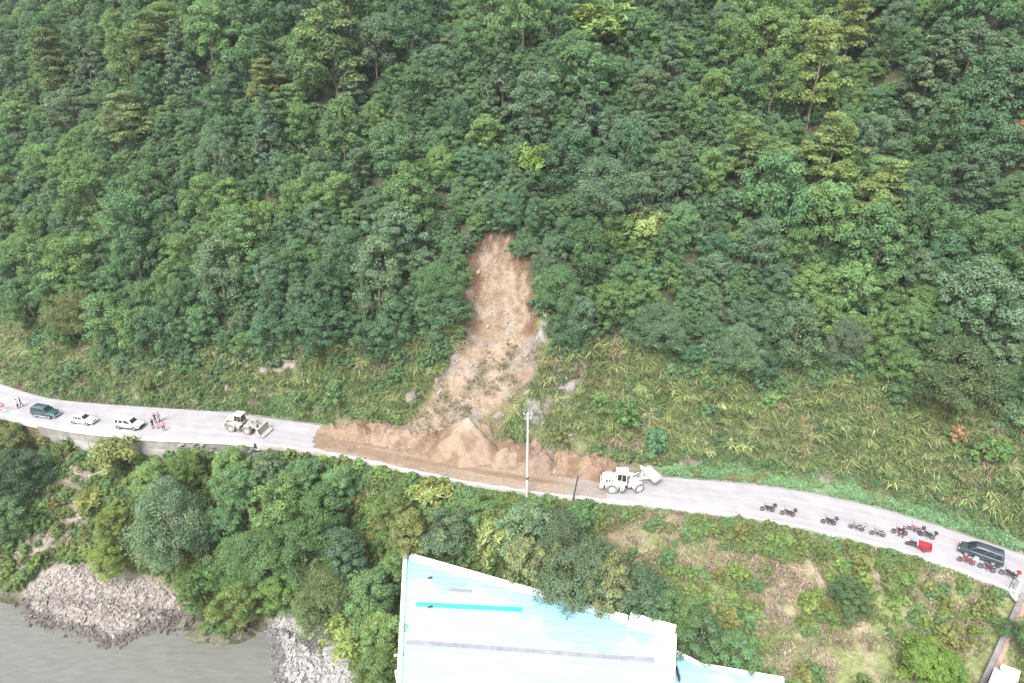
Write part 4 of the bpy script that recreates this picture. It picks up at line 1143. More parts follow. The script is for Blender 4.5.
def scatter(name, kind, tint_cols, items, label, seed, squash=1.0):
    """uncountable foliage: items are (position, scale, colour index); leaf clumps instanced on points"""
    r = np.random.default_rng(seed); protos = PROTO[kind][:5]; npz = len(protos)
    lib = bpy.data.collections.new('leaf_library_' + name)
    mt = leaf_mat('leaf_' + name, 0.38, 0.012, tint_cols)
    for pi_, p in enumerate(protos):
        pm = p[0].copy(); pm.materials.clear(); pm.materials.append(mt)
        lib.objects.link(bpy.data.objects.new('leaves_%s_%02d' % (name, pi_), pm))
    me = bpy.data.meshes.new(name); me.vertices.add(len(items)); me.vertices.foreach_set('co', np.array([i_[0] for i_ in items], np.float32).ravel())
    for an, ty, vals in (('pick', 'INT', [int(r.integers(npz)) for i_ in items]), ('size', 'FLOAT', [float(i_[1]) for i_ in items]), ('spin', 'FLOAT', list(r.uniform(0, 6.28, len(items))))):
        a_ = me.attributes.new(an, ty, 'POINT'); a_.data.foreach_set('value', np.array(vals, np.int32 if ty == 'INT' else np.float32))
    o = bpy.data.objects.new(name, me); link(o)
    g = bpy.data.node_groups.new('scatter_' + name, 'GeometryNodeTree'); N_, L_ = g.nodes, g.links
    g.interface.new_socket('Geometry', in_out='INPUT', socket_type='NodeSocketGeometry'); g.interface.new_socket('Geometry', in_out='OUTPUT', socket_type='NodeSocketGeometry')
    gi, go = N_.new('NodeGroupInput'), N_.new('NodeGroupOutput')
    ci2 = N_.new('GeometryNodeCollectionInfo'); ci2.inputs['Collection'].default_value = lib; ci2.inputs['Separate Children'].default_value = True; ci2.inputs['Reset Children'].default_value = True
    ip = N_.new('GeometryNodeInstanceOnPoints'); ip.inputs['Pick Instance'].default_value = True
    def at_(nm, ty):
        q = N_.new('GeometryNodeInputNamedAttribute'); q.data_type = ty; q.inputs['Name'].default_value = nm; return q.outputs['Attribute']
    cx = N_.new('ShaderNodeCombineXYZ'); L_.new(at_('spin', 'FLOAT'), cx.inputs[2])
    sc = N_.new('ShaderNodeCombineXYZ'); sa = at_('size', 'FLOAT'); L_.new(sa, sc.inputs[0]); L_.new(sa, sc.inputs[1])
    mu = N_.new('ShaderNodeMath'); mu.operation = 'MULTIPLY'; mu.inputs[1].default_value = squash; L_.new(sa, mu.inputs[0]); L_.new(mu.outputs[0], sc.inputs[2])
    L_.new(gi.outputs[0], ip.inputs['Points']); L_.new(ci2.outputs[0], ip.inputs['Instance']); L_.new(at_('pick', 'INT'), ip.inputs['Instance Index'])
    L_.new(cx.outputs[0], ip.inputs['Rotation']); L_.new(sc.outputs[0], ip.inputs['Scale']); L_.new(ip.outputs[0], go.inputs[0])
    md = o.modifiers.new('scatter', 'NODES'); md.node_group = g
    return tag(o, label, kind='stuff')

NT = 19000
gx_ = rng.uniform(-126, 110, NT); gt = rng.uniform(3, 98, NT)
gy_ = yf(gx_) + gt / cf(gx_); gz_ = z_up(gx_, gy_)
gpx, gpy = pix(gx_, gy_, gz_ + 1.0)
gsd = poly_sd(SCAR, gpx, gpy - 6)
okm = (gpy < treeline(gpx) - 4) & (gsd < -7) & (gpx > -50) & (gpx < 1074) & (gpy > -75)
ids = iter(np.nonzero(okm)[0])
def gen():
    i = next(ids, None)
    if i is None: return None
    R = 2.6 * float(rng.choice([0.62, 0.8, 0.95, 1.1, 1.3, 1.7]))
    return (float(gx_[i]), float(gy_[i]), float(gz_[i]), R)
forest = poisson(int(okm.sum()), gen, 1.0, TAKEN)
tones = [('mid-green', G_MID, 0.40), ('grey-green', G_GREY, 0.30), ('bright green', G_BRIGHT, 0.18), ('dark green', G_DARK, 0.12)]
LAND_UP = [(818, 66, 'the tall yellow-green pine'), (833, 150, 'the broad yellow-green pine'), (886, 190, 'the leaning yellow-green pine'), (748, 150, 'the pale green pine'), (332, 48, 'the broad olive pine'),
 (125, 118, 'the tiered olive pine'), (50, 62, 'the upper left corner pine'), (600, 38, 'the flat-topped light green tree'), (648, 236, 'the pale feathery tree'), (252, 224, 'the small bright yellow-green tree'),
 (853, 241, 'the small reddish-brown tree'), (1012, 138, 'the orange dead tree'), (500, 226, 'the top of the scar'), (545, 295, 'the right edge of the scar'), (458, 300, 'the left edge of the scar'), (955, 376, 'the largest right-bank tree'),
 (846, 343, 'the grey rounded tree'), (78, 316, 'the olive tree at the left forest edge'), (245, 352, 'the forest edge over the cream loader'), (140, 360, 'the forest edge over the white SUV'), (350, 358, 'the forest edge over the left soil heaps'),
 (755, 386, 'the forest edge over the first motorcycles'), (610, 344, 'the forest edge right of the pole'), (10, 310, 'the forest edge at the far left'), (502, 78, 'the slender conifer'), (932, 66, 'the broad dark conifer'), (180, 200, 'the middle of the left forest'), (740, 250, 'the middle of the right forest'), (980, 260, 'the forest at the right border'), (40, 200, 'the forest at the left border'), (400, 180, 'the forest up-left of the scar')]
LAND_DOWN = [(767, 511, 'the first motorcycle'), (827, 524, 'the third motorcycle'), (878, 535, 'the fifth motorcycle'), (918, 545, 'the red tricycle'), (980, 562, 'the minivan'), (1003, 640, 'the boundary wall'), (675, 632, 'the white roof corner'), (740, 668, 'the annexe roof'),
 (630, 497, 'the white loader'), (527, 497, 'the white pole'), (450, 565, 'the back edge of the blue roof'), (401, 625, 'the left edge of the blue roof'), (300, 655, 'the stony beach'), (100, 600, 'the rocky spit'), (130, 438, 'the retaining wall'), (245, 440, 'the cream loader'),
 (350, 460, 'the left soil heaps'), (170, 528, 'the tall grey-green bank tree'), (850, 600, 'the bush in the middle of the right slope'), (925, 664, 'the bright bushy tree at lower right'), (575, 503, 'the dark leaning post'), (700, 506, 'the road right of the white loader'), (20, 560, 'the left cliff'), (780, 610, 'the middle of the right slope')]
def beside(qx, qy, marks):
    d_, mx_, my_, nm_ = min((math.hypot(qx - a_, qy - b_), a_, b_, c0) for a_, b_, c0 in marks)
    dx_, dy_ = qx - mx_, qy - my_
    if d_ < 26: return 'right beside ' + nm_
    ang = math.degrees(math.atan2(-dy_, dx_)) % 360
    w_ = ['right of', 'up-right of', 'above', 'up-left of', 'left of', 'down-left of', 'below', 'down-right of'][int(((ang + 22.5) % 360) // 45)]
    return ('far ' if d_ > 85 else '') + w_ + ' ' + nm_
def zone(qx, qy):
    if qx < 250: return 'in the forest at the far left of the slope'
    if qx < 455 and qy > 150: return 'in the forest beside the left of the landslide scar'
    if qx < 560 and qy <= 235: return 'in the forest above the landslide scar'
    if qx < 780: return 'in the forest between the scar and the yellow-green pines'
    return 'in the forest at the far right of the slope'
info = []
for (X, Y, Z, R) in forest:
    qx, qy = pix(X, Y, Z + 3); dep = Y * CP - (Z - H) * SP
    vis = (0 < qx < 1024) and (-10 < qy < 683)
    info.append((vis, R / dep, X, Y, Z, R, float(qx), float(qy)))
info.sort(key=lambda q: (-q[0], -q[1]))
left = []
for i, (vis, _, X, Y, Z, R, qx, qy) in enumerate(info):
    patch = float(fbm(np.array([X / 16]), np.array([Y / 16]), 61, 2)[0]) + rng.normal() * 0.11
    ti = 3 if patch < 0.34 else 1 if patch < 0.48 else 0 if patch < 0.62 else 2
    tone, col, _p = tones[ti]
    if vis and i < 296:
        szw = 'small' if R < 2.4 else 'large' if R > 3.1 else 'medium'
        lab = '%s %s broadleaf tree %s' % (szw, tone, beside(qx, qy, LAND_UP))
        plant('broadleaf_tree', 'broad', (X, Y, Z), R / 2.6, col, lab, 'tree', 'broadleaf trees of the mountainside forest', stretch=rng.uniform(0.75, 1.35))
    else:
        left.append(((X, Y, Z + 3.0 * R / 2.6), R / 2.6, ti))
scatter('distant_forest', 'broad', [q[1] for q in tones], left, 'far and half hidden canopy filling the forest between the trees', 301)

# ------------------------------------------------------------------ leafy ground cover (stuff): undergrowth below trees, shrub mass on the banks
r = np.random.default_rng(91)
sel = np.nonzero((gpy < treeline(gpx) + 6) & (gsd < -2) & (gpx > -70) & (gpx < 1094) & (gpy > -60))[0][:4200]
scatter('forest_undergrowth', 'shrub', [G_DARK, G_MID, G_GREY], [((gx_[i], gy_[i], gz_[i] + 0.5), r.uniform(1.1, 2.3), int(r.integers(3))) for i in sel], 'low leafy undergrowth between the forest trees', 92)

# ------------------------------------------------------------------ grass
def grass_field(name, P, Ls, dirs, cols, nb, width, label, seed, spread=0.3, droop=0.6):
    """arching blades: P (n,3) clump bases; dirs (n,2) lean; each clump has nb blades of two segments"""
    r = np.random.default_rng(seed); n = len(P)
    base = np.repeat(P, nb, 0) + np.concatenate([r.normal(size=(n * nb, 2)) * spread, np.zeros((n * nb, 1))], 1)
    L = np.repeat(Ls, nb) * r.uniform(0.55, 1.15, n * nb)
    az = r.uniform(0, 2 * np.pi, n * nb); ac = r.uniform(0, 2 * np.pi, n)
    h = np.stack([np.cos(az), np.sin(az)], 1) * 0.75 + np.repeat(dirs + np.stack([np.cos(ac), np.sin(ac)], 1) * 0.35, nb, 0); h /= np.linalg.norm(h, axis=1, keepdims=True) + 1e-6
    lean = r.uniform(0.25, 1.0, n * nb) * droop
    side = np.stack([-h[:, 1], h[:, 0], np.zeros(len(h))], 1) * (width * r.uniform(0.6, 1.4, n * nb))[:, None]
    h3 = np.concatenate([h, np.zeros((len(h), 1))], 1); up = np.array([0, 0, 1.0])
    mid = base + h3 * (L * 0.5 * lean * 0.6)[:, None] + up * (L * 0.5 * (1 - 0.3 * lean))[:, None]
    tip = mid + h3 * (L * 0.5 * lean * 1.3)[:, None] + up * (L * 0.5 * (0.75 - 1.1 * lean))[:, None]
    V = np.stack([base - side * 0.7, base + side * 0.7, mid + side, mid - side, tip + side * 0.25, tip - side * 0.25], 1).reshape(-1, 3)
    i = np.arange(n * nb)[:, None] * 6
    F = np.concatenate([i + np.array([[0, 1, 2, 3]]), i + np.array([[3, 2, 4, 5]])], 0)
    cb = np.repeat(cols * (1 + r.normal(size=(n, 1)) * 0.28).clip(0.45, 1.8), nb, 0) * (1 + r.normal(size=(n * nb, 1)) * 0.18).clip(0.5, 1.6)
    o = mesh_obj(name, np_mesh(name, V, F, np.concatenate([cb, cb], 0), 'FACE'), 'grass_blade')
    return tag(o, label, kind='stuff')

C_SILVER, C_OLIVE2, C_DRY, C_LUSH = np.array([0.250, 0.305, 0.145]), np.array([0.160, 0.235, 0.102]), np.array([0.34, 0.28, 0.21]), np.array([0.19, 0.33, 0.16])
def mixcol(X, Y, a, b, c, seed, wb, wc, r):
    n = len(X); na = fbm(X / 4, Y / 4, seed, 3) + r.normal(size=n) * 0.07; nc_ = fbm(X / 2.5, Y / 2.5, seed + 7, 3) + r.normal(size=n) * 0.06
    out = np.tile(a, (n, 1)); out = lerp3(out, b, sstep(wb, wb + 0.1, na)); return lerp3(out, c, sstep(wc, wc + 0.08, nc_))

r = np.random.default_rng(95)
n = 30000
X = r.uniform(-100, 86, n); T = r.uniform(0.8, 22, n); Y = yf(X) + T / cf(X); Z = z_up(X, Y); qx, qy = pix(X, Y, Z)
sd = poly_sd(SCAR, qx, qy)
soil_edge = (qx > 325) & (qx < 610) & (T < 1.6)
nn_ = fbm(X / 2.2, Z / 2.2, 131, 3)
keep = (qy > treeline(qx) - 14) & (T > tb(X) - 0.1 + 0.8 * sstep(10, 26, X)) & ~soil_edge & (qx > -60) & (qx < 1084) & ((sd < -2) | ((qy > 340) & (nn_ > 0.50))) & (nn_ > 0.22) & (~near_rock(qx, qy, 0.9) | (r.random(n) < 0.15)) & (r.random(n) < 0.85)
X, Y, Z, T, qx, qy, sd = (q[keep] for q in (X, Y, Z, T, qx, qy, sd))
cols = mixcol(X, Y, C_SILVER, C_OLIVE2, C_DRY, 141, 0.50, 0.62, r)
cols[sd > -1] = cols[sd > -1] * 0.35 + C_DRY * 0.75
dn = np.tile(np.array([0.0, -0.9]), (len(X), 1))
grass_field('bank_grass', np.stack([X, Y, Z - 0.05], 1), np.where(sd > -1, 0.8, r.uniform(0.9, 2.3, len(X))) * (0.6 + 0.4 * sstep(0.8, 4, T)), dn, cols, 14, 0.040, 'tall drooping silvergrass covering the bank above the road', 96, 0.24, 0.95)

k_ = np.nonzero((sd < -2) & (T > 3.4))[0]; k_ = k_[r.random(len(k_)) < 0.17]
grass_field('silvergrass_tufts', np.stack([X[k_], Y[k_], Z[k_] - 0.05], 1), r.uniform(2.0, 3.3, len(k_)), dn[k_] * 0.6, np.where(r.random((len(k_), 1)) < 0.5, np.array([[0.33, 0.36, 0.17]]), np.array([[0.24, 0.30, 0.12]])), 34, 0.05, 'large arching silvergrass tufts standing out of the bank', 196, 0.14, 0.85)

# low leafy plants mixed into the bank
n = 12000; X = r.uniform(-100, 86, n); T = r.uniform(1.0, 22, n); Y = yf(X) + T / cf(X); Z = z_up(X, Y); qx, qy = pix(X, Y, Z); sd = poly_sd(SCAR, qx, qy)
vv = fbm(X / 5, Y / 5 + Z / 5, 151, 3)
keep = (qy > treeline(qx) - 8) & (T > tb(X)) & ~((qx > 325) & (qx < 610) & (T < 1.8)) & (sd < -4) & ~near_rock(qx, qy, 0.8) & (vv > 0.41) & (qx > -60) & (qx < 1084)
X, Y, Z = X[keep], Y[keep], Z[keep]
scatter('bank_creepers', 'shrub', [G_DARK, G_MID, (0.15, 0.20, 0.075), G_BRIGHT, (0.19, 0.235, 0.085)], [((X[i], Y[i], Z[i] + 0.05), 0.35 + 0.9 * r.random() ** 2, 0) for i in range(len(X))], 'leafy creepers and weeds mixed into the grass bank', 97, 0.8)

# bright grass verge on the right, patch behind the cream loader, weeds along the kerb
n = 12000; X = r.uniform(17, 86, n); T = r.uniform(0.32, 4.2, n); Y = yf(X) + T / cf(X); Z = z_up(X, Y)
keep = (T < 0.5 + 3.5 * sstep(17, 30, X)) & (fbm(X / 2, Y / 2, 161, 2) > 0.33)
X, Y, Z = X[keep], Y[keep], Z[keep]
grass_field('verge_grass', np.stack([X, Y, Z], 1), r.uniform(0.22, 0.45, len(X)), np.zeros((len(X), 2)), mixcol(X, Y, C_LUSH, C_LUSH * 0.8, np.array([0.2, 0.22, 0.09]), 163, 0.55, 0.66, r), 9, 0.05, 'bright green grass verge between the drain and the bank', 98, 0.2, 0.7)
n = 1500; X = r.uniform(-46, -27, n); T = r.uniform(0.5, 2.6, n); Y = yf(X) + T / cf(X); Z = z_up(X, Y)
grass_field('verge_grass', np.stack([X, Y, Z], 1), r.uniform(0.3, 0.6, n), np.zeros((n, 2)), mixcol(X, Y, np.array([0.14, 0.21, 0.06]), C_LUSH, C_OLIVE2, 165, 0.5, 0.62, r), 9, 0.05, 'bright green grass patch behind the cream loader', 99, 0.2, 0.7)
n = 3000; X = np.concatenate([r.uniform(-84, -46, n // 2), r.uniform(-34, 70, n // 2)])
Y = np.where(X < -40, yf(X) + r.uniform(0.2, 1.2, n), yn(X) - r.uniform(0.35, 1.3, n)); Z = zt(X, Y)
grass_field('roadside_weeds', np.stack([X, Y, Z], 1), r.uniform(0.25, 0.65, n), np.zeros((n, 2)), mixcol(X, Y, C_OLIVE2, C_LUSH * 0.8, C_DRY * 0.8, 167, 0.5, 0.58, r), 8, 0.045, 'short weeds along the road edges', 100, 0.2, 0.7)

# lower slope grass, green and dry
n = 42000; BX = r.uniform(-90, 76, n); BS = r.uniform(0.9, 42, n); BY = yn(BX) - BS / cn(BX); BZ = z_down(BX, BY); BU, BV = pix(BX, BY, BZ)
wl_ = np.array(w0[:2]); wd_ = dv[:2] / np.linalg.norm(dv[:2]); wall_d = np.abs((BX - wl_[0]) * nrm[0] + (BY - wl_[1]) * nrm[1])
main_sd = poly_sd(poly_main, BX, BY); ann_sd = poly_sd(pa, BX, BY)
bare = sstep(0, 14, poly_sd([(38, 455), (75, 448), (100, 470), (95, 520), (70, 570), (10, 575), (0, 545), (45, 520)], BU, BV) + (fbm(BX / 2, BY / 2, 191, 3) - 0.5) * 30)
dry = np.maximum.reduce([np.exp(-(((BU - a_) / c0) ** 2 + ((BV - b_) / d0) ** 2)) for a_, b_, c0, d0 in ((640, 540, 50, 22), (705, 560, 45, 20), (800, 580, 30, 26), (845, 655, 40, 30), (790, 655, 28, 22), (935, 575, 40, 12), (960, 600, 40, 14), (900, 640, 26, 14), (665, 520, 50, 10))])
free = (wall_d > 1.3) & (main_sd < -0.2) & (ann_sd < -0.2) & (poly_sd(SPIT, BX, BY) < -1.2) & (poly_sd(BEACH, BX, BY) < -0.5) & (BZ > WATER_Z + 0.6) & (BU > -60) & (BU < 1084) & (BV < 740)
keep = free & ((BU > 590) | (r.random(n) < 0.5)) & (r.random(n) > bare * 0.45)
gdry = dry[keep]
gX, gY, gZ, gq, gS = BX[keep], BY[keep], BZ[keep], BU[keep], BS[keep]
keep = fbm(gX / 3, gY / 3, 171, 3) > 0.34
gX, gY, gZ, gq, gS, gdry = gX[keep], gY[keep], gZ[keep], gq[keep], gS[keep], gdry[keep]
rr_ = sstep(590, 650, gq)[:, None]
cols = mixcol(gX, gY, np.array([0.135, 0.195, 0.06]), np.array([0.18, 0.215, 0.085]), C_OLIVE2, 173, 0.5, 0.6, r) * (1 - rr_) + mixcol(gX, gY, np.array([0.20, 0.29, 0.105]), np.array([0.27, 0.295, 0.135]), C_DRY, 175, 0.52, 0.47, r) * rr_
cols = lerp3(cols, C_DRY * np.array([1.22, 1.20, 1.20]), np.clip(gdry * 0.95 - 0.15 + r.normal(size=len(gX)) * 0.2, 0, 0.95))
grass_field('slope_grass', np.stack([gX, gY, gZ - 0.03], 1), r.uniform(0.5, 1.5, len(gX)), np.tile(np.array([0.0, -0.5]), (len(gX), 1)), cols, 12, 0.038, 'mixed green and dry grass on the slope below the road', 101, 0.3, 0.8)

# ------------------------------------------------------------------ trees and shrubs below the road
LOW = [
 (8, 446, 36, 'broad', G_OLIVE, 1.0, 'yellowish bush tree under the road at the left edge'), (10, 478, 54, 'big', G_BLUE, 1.0, 'dark blue-green tree at the left edge below the road'),
 (12, 518, 36, 'broad', G_MID, 1.0, 'green tree below the dark blue-green tree at the left edge'), (-8, 525, 40, 'broad', G_BLUE, 1.0, 'dark tree cut by the left edge above the cliff'),
 (118, 462, 46, 'bamboo', (0.20, 0.235, 0.085), 0.9, 'pale yellow-green feathery bush below the retaining wall'), (152, 482, 38, 'broad', G_BRIGHT, 0.9, 'bright green tree right of the pale feathery bush'),
 (92, 505, 30, 'bamboo', (0.17, 0.20, 0.06), 0.8, 'yellow-green shrub on the bare bank at the left'), (112, 525, 34, 'broad', (0.15, 0.20, 0.055), 0.8, 'light green bush on the bank above the spit'),
 (108, 560, 36, 'broad', (0.16, 0.215, 0.055), 0.9, 'light green bush right above the rocky spit'), (170, 528, 76, 'big', G_GREY, 1.2, 'tall grey-green tree in the middle of the left bank'),
 (190, 470, 40, 'broad', (0.10, 0.165, 0.05), 0.9, 'green tree just below the masonry wall'), (232, 470, 42, 'broad', G_BRIGHT, 0.9, 'bright tree against the road edge below the cream loader'),
 (268, 474, 40, 'broad', G_GREY, 0.9, 'greyish tree below the road right of the cream loader'), (305, 480, 40, 'broad', G_MID, 0.9, 'tree below the left end of the muddy road'),
 (340, 488, 38, 'broad', G_MID, 0.9, 'tree below the road by the leftmost soil heap'), (236, 492, 46, 'broad', G_MID, 1.0, 'mid-green tree in the upper middle of the left bank'),
 (282, 505, 50, 'broad', G_BRIGHT, 1.0, 'light-topped tree in the dense left bank'), (325, 515, 54, 'broad', (0.075, 0.14, 0.055), 1.0, 'rounded green tree left of the reddish bare strip'),
 (222, 530, 42, 'broad', G_MID, 1.0, 'tree right of the tall grey-green tree'), (255, 560, 62, 'big', G_MID, 0.9, 'wide green tree above the beach'),
 (305, 555, 56, 'broad', (0.082, 0.145, 0.055), 1.0, 'full green tree above the beach top'), (345, 560, 50, 'broad', G_BLUE, 1.0, 'dark tree below the reddish bare strip'),
 (200, 590, 48, 'broad', (0.09, 0.16, 0.05), 0.9, 'bright tree above the mossy ledge rocks'), (238, 605, 44, 'broad', (0.12, 0.18, 0.055), 0.9, 'light green tree at the water above the mossy rocks'),
 (278, 598, 40, 'broad', (0.11, 0.18, 0.05), 0.9, 'small bright tree at the upper tip of the beach'), (325, 600, 66, 'big', (0.10, 0.145, 0.06), 0.9, 'broad pale tree right of the beach'),
 (372, 600, 52, 'broad', G_MID, 1.0, 'tree between the pale broad tree and the blue roof'), (352, 640, 56, 'bamboo', (0.15, 0.205, 0.065), 1.0, 'feathery light green tree over the beach'),
 (385, 640, 48, 'broad', G_BRIGHT, 1.0, 'bright tree close to the left edge of the blue roof'), (380, 676, 50, 'broad', (0.105, 0.16, 0.055), 1.0, 'tree at the bottom edge left of the blue roof'),
 (395, 575, 40, 'broad', G_BRIGHT, 0.9, 'small bright tree at the upper left corner of the blue roof'), (395, 510, 40, 'broad', (0.12, 0.17, 0.055), 0.9, 'light bush below the kerb left of the pole'),
 (410, 535, 42, 'broad', G_OLIVE, 1.0, 'olive tree up from the blue roof corner'), (432, 500, 42, 'bamboo', (0.165, 0.21, 0.075), 0.8, 'pale grassy bush under the road left of the pole'),
 (450, 535, 50, 'broad', G_GREY, 1.0, 'grey-green tree above the blue roof back edge'), (470, 510, 42, 'broad', G_BRIGHT, 0.9, 'green bush under the road just left of the pole'),
 (500, 545, 56, 'bamboo', (0.16, 0.205, 0.08), 1.1, 'pale drooping feathery tree above the blue roof'), (528, 535, 54, 'broad', G_GREY, 1.1, 'grey-green tree right below the white pole'),
 (560, 545, 60, 'big', (0.085, 0.125, 0.07), 1.0, 'large grey-green tree between pole and blue roof'),

 (575, 526, 36, 'broad', G_MID, 0.9, 'green bush at the kerb below the dark leaning post'),
 (640, 590, 52, 'broad', (0.08, 0.125, 0.068), 1.0, 'grey-green tree at the right end of the blue roof back'), (660, 612, 44, 'broad', G_MID, 1.0, 'green tree behind the white roof corner'),
 (700, 640, 48, 'broad', (0.075, 0.13, 0.055), 1.0, 'tree beside the annexe roof'), (735, 655, 42, 'broad', G_MID, 0.9, 'dark tree above the annexe roof middle'), (690, 615, 34, 'broad', G_BRIGHT, 0.8, 'small bright tree right of the white roof corner'),
 (922, 664, 52, 'broad', (0.12, 0.20, 0.045), 0.8, 'bright green bushy tree at the lower right'), (945, 676, 42, 'broad', (0.12, 0.205, 0.045), 0.8, 'bright green bush left of the boundary wall'),
 (1026, 640, 34, 'broad', (0.07, 0.13, 0.05), 0.9, 'dark green tree behind the boundary wall'), (850, 600, 40, 'broad', (0.085, 0.14, 0.06), 0.7, 'green bush in the middle of the right slope'),
]
for i, (qx, qy, w, kd, col, st, lab) in enumerate(LOW):
    special('bank_tree', kd, qx, qy, w * 1.08, (col[0] * 1.18, col[1] * 1.14, col[2] * 1.12), lab, stretch=st, k=i)

for i, (qx, offb, cz, w, kd, col, lab) in enumerate([(522, 1.6, 1.2, 44, 'broad', (0.17, 0.20, 0.09), 'olive tree hanging over the blue roof edge'), (556, 1.5, 0.8, 46, 'broad', (0.16, 0.20, 0.085), 'pale bush tree dipping onto the blue roof'),
   (583, 1.9, 1.6, 74, 'big', (0.12, 0.17, 0.09), 'big pale green tree overhanging the back of the blue roof'), (606, 1.0, 0.9, 44, 'broad', (0.18, 0.205, 0.095), 'yellowish tree top lying over the blue roof edge'), (640, 2.2, 0.6, 46, 'broad', (0.10, 0.16, 0.085), 'grey-green tree touching the right end of the roof back')]):
    f_ = (qx - 406) / (674 - 406); e0 = un(qx, 556 + (633 - 556) * f_, ROOF_Z)[:2] + nb_ * offb
    cm, tm, ch, R = PROTO[kd][0]; zb_ = float(zt(*e0)); dep = e0[1] * CP - (ROOF_Z - H) * SP; sc_ = w / FPX * dep / (2 * R)
    TAKEN.append((e0[0], e0[1], zb_, R * sc_ * 0.8))
    plant('bank_tree', kd, (e0[0], e0[1], zb_), sc_, col, lab, 'tree', stretch=(ROOF_Z + cz - zb_) / (ch * sc_), k=i)
for i, (qx, qy, w, col, lab) in enumerate([(201, 393, 15, (0.10, 0.20, 0.07), 'small round fresh green bush above the road left of the cream loader'), (75, 372, 24, (0.11, 0.19, 0.09), 'bluish green bush in the grass above the dark green SUV'), (40, 356, 20, G_BRIGHT, 'bright bush in the grass at the far left of the bank'),
 (626, 418, 36, (0.115, 0.20, 0.07), 'wide fresh green bush on the bank up-left of the white loader'), (603, 404, 26, G_BRIGHT, 'bright bush on the bank right of the grey block'), (656, 446, 34, (0.10, 0.185, 0.085), 'bluish green bush right above the white loader bucket'), (338, 392, 28, G_BRIGHT, 'bright bush above the left soil heaps'),
 (395, 378, 26, G_MID, 'green bush left of the landslide scar foot'), (903, 373, 13, (0.26, 0.31, 0.05), 'small bright yellow bush left of the largest right-bank tree'), (995, 455, 34, (0.11, 0.20, 0.065), 'green bush at the right end of the grass bank'), (868, 372, 24, (0.11, 0.20, 0.07), 'fresh green bush under the grey rounded tree'), (770, 402, 26, G_BRIGHT, 'bright bush in the grass above the first motorcycle'),
 (705, 415, 26, G_MID, 'green bush in the grass right of the white loader'), (150, 385, 20, G_OLIVE, 'olive bush above the white SUV'), (958, 436, 24, (0.26, 0.19, 0.10), 'dry tan bush in the grass bank below the largest tree'), (560, 438, 22, G_OLIVE, 'olive bush at the bank foot right of the pole'), (300, 400, 22, (0.12, 0.20, 0.08), 'green bush above the road right of the cream loader')]):
    special('bank_shrub', 'shrub', qx, qy, w, col, lab, 'shrub', k=i)

# shrubs one can tell apart on the lower slopes
cand = np.nonzero(free & (BZ > WATER_Z + 1.2))[0]
r = np.random.default_rng(111); cnt = {}
ci = iter(cand)
def gen2():
    i = next(ci, None)
    if i is None: return None
    if BU[i] > 590 and fbm(np.array([BX[i] / 5]), np.array([BY[i] / 5]), 181, 2)[0] < 0.56 and BS[i] > 3.5: return None
    if bare[i] > 0.4 or dry[i] > 0.45 or wall_d[i] < 2.6 or (BU[i] > 590 and BS[i] < 2.2): return None
    return (float(BX[i]), float(BY[i]), float(BZ[i]), float(r.uniform(0.7, 1.5)))
low_sh = poisson(len(cand), gen2, 1.35, [(a, b, c_, R * 0.6) for a, b, c_, R in TAKEN])
sh_vis = []
for (a, b, c_, R) in low_sh:
    u, v = pix(a, b, c_ + 0.5)
    if -10 < u < 1034 and v < 690: sh_vis.append((a, b, c_, R, float(u), float(v)))
sh_vis.sort(key=lambda q: -q[3] / (q[1] * CP - (q[2] - H) * SP))
for i, (a, b, c_, R, u, v) in enumerate(sh_vis[:290]):
    zz = 'on the left river bank' if u < 400 else 'between the muddy road and the blue roof' if u < 600 else 'on the grassy slope below the motorcycles'
    ki = int(r.integers(5)); tw_ = ['mid-green', 'bright green', 'olive', 'yellow-green', 'fresh green'][ki]
    col = [G_MID, G_BRIGHT, G_OLIVE, (0.13, 0.19, 0.06), (0.10, 0.165, 0.055)][ki]
    col = (col[0] * 1.3, col[1] * 1.2, col[2] * 1.1)
    plant('shrub', 'shrub', (a, b, c_), R / 0.95, col, '%s %s shrub %s' % ('large' if R > 1.2 else 'small' if R < 0.95 else 'medium', tw_, beside(u, v, LAND_DOWN)), 'shrub', 'shrubs below the road', r=r, stretch=r.uniform(0.8, 1.15))
# leafy mass between them on the left bank and right below the kerb
n = len(BX); lead = free & (BZ > WATER_Z + 0.8) & (((BU < 600) & (r.random(n) < 0.28)) | ((BU >= 600) & (((BS < 3.5) & (r.random(n) < 0.32)) | (r.random(n) < 0.035)))) & (r.random(n) > bare * 0.75) & (r.random(n) > dry * 1.1)
lx, ly, lz = BX[lead], BY[lead], BZ[lead]
scatter('bank_undergrowth', 'shrub', [G_MID, G_BRIGHT, G_OLIVE, (0.15, 0.21, 0.065)], [((lx[i], ly[i], lz[i] + 0.2), r.uniform(0.5, 1.25), int(r.integers(4))) for i in range(len(lx))], 'leafy weeds and vines covering the bank below the road', 112, 0.9)
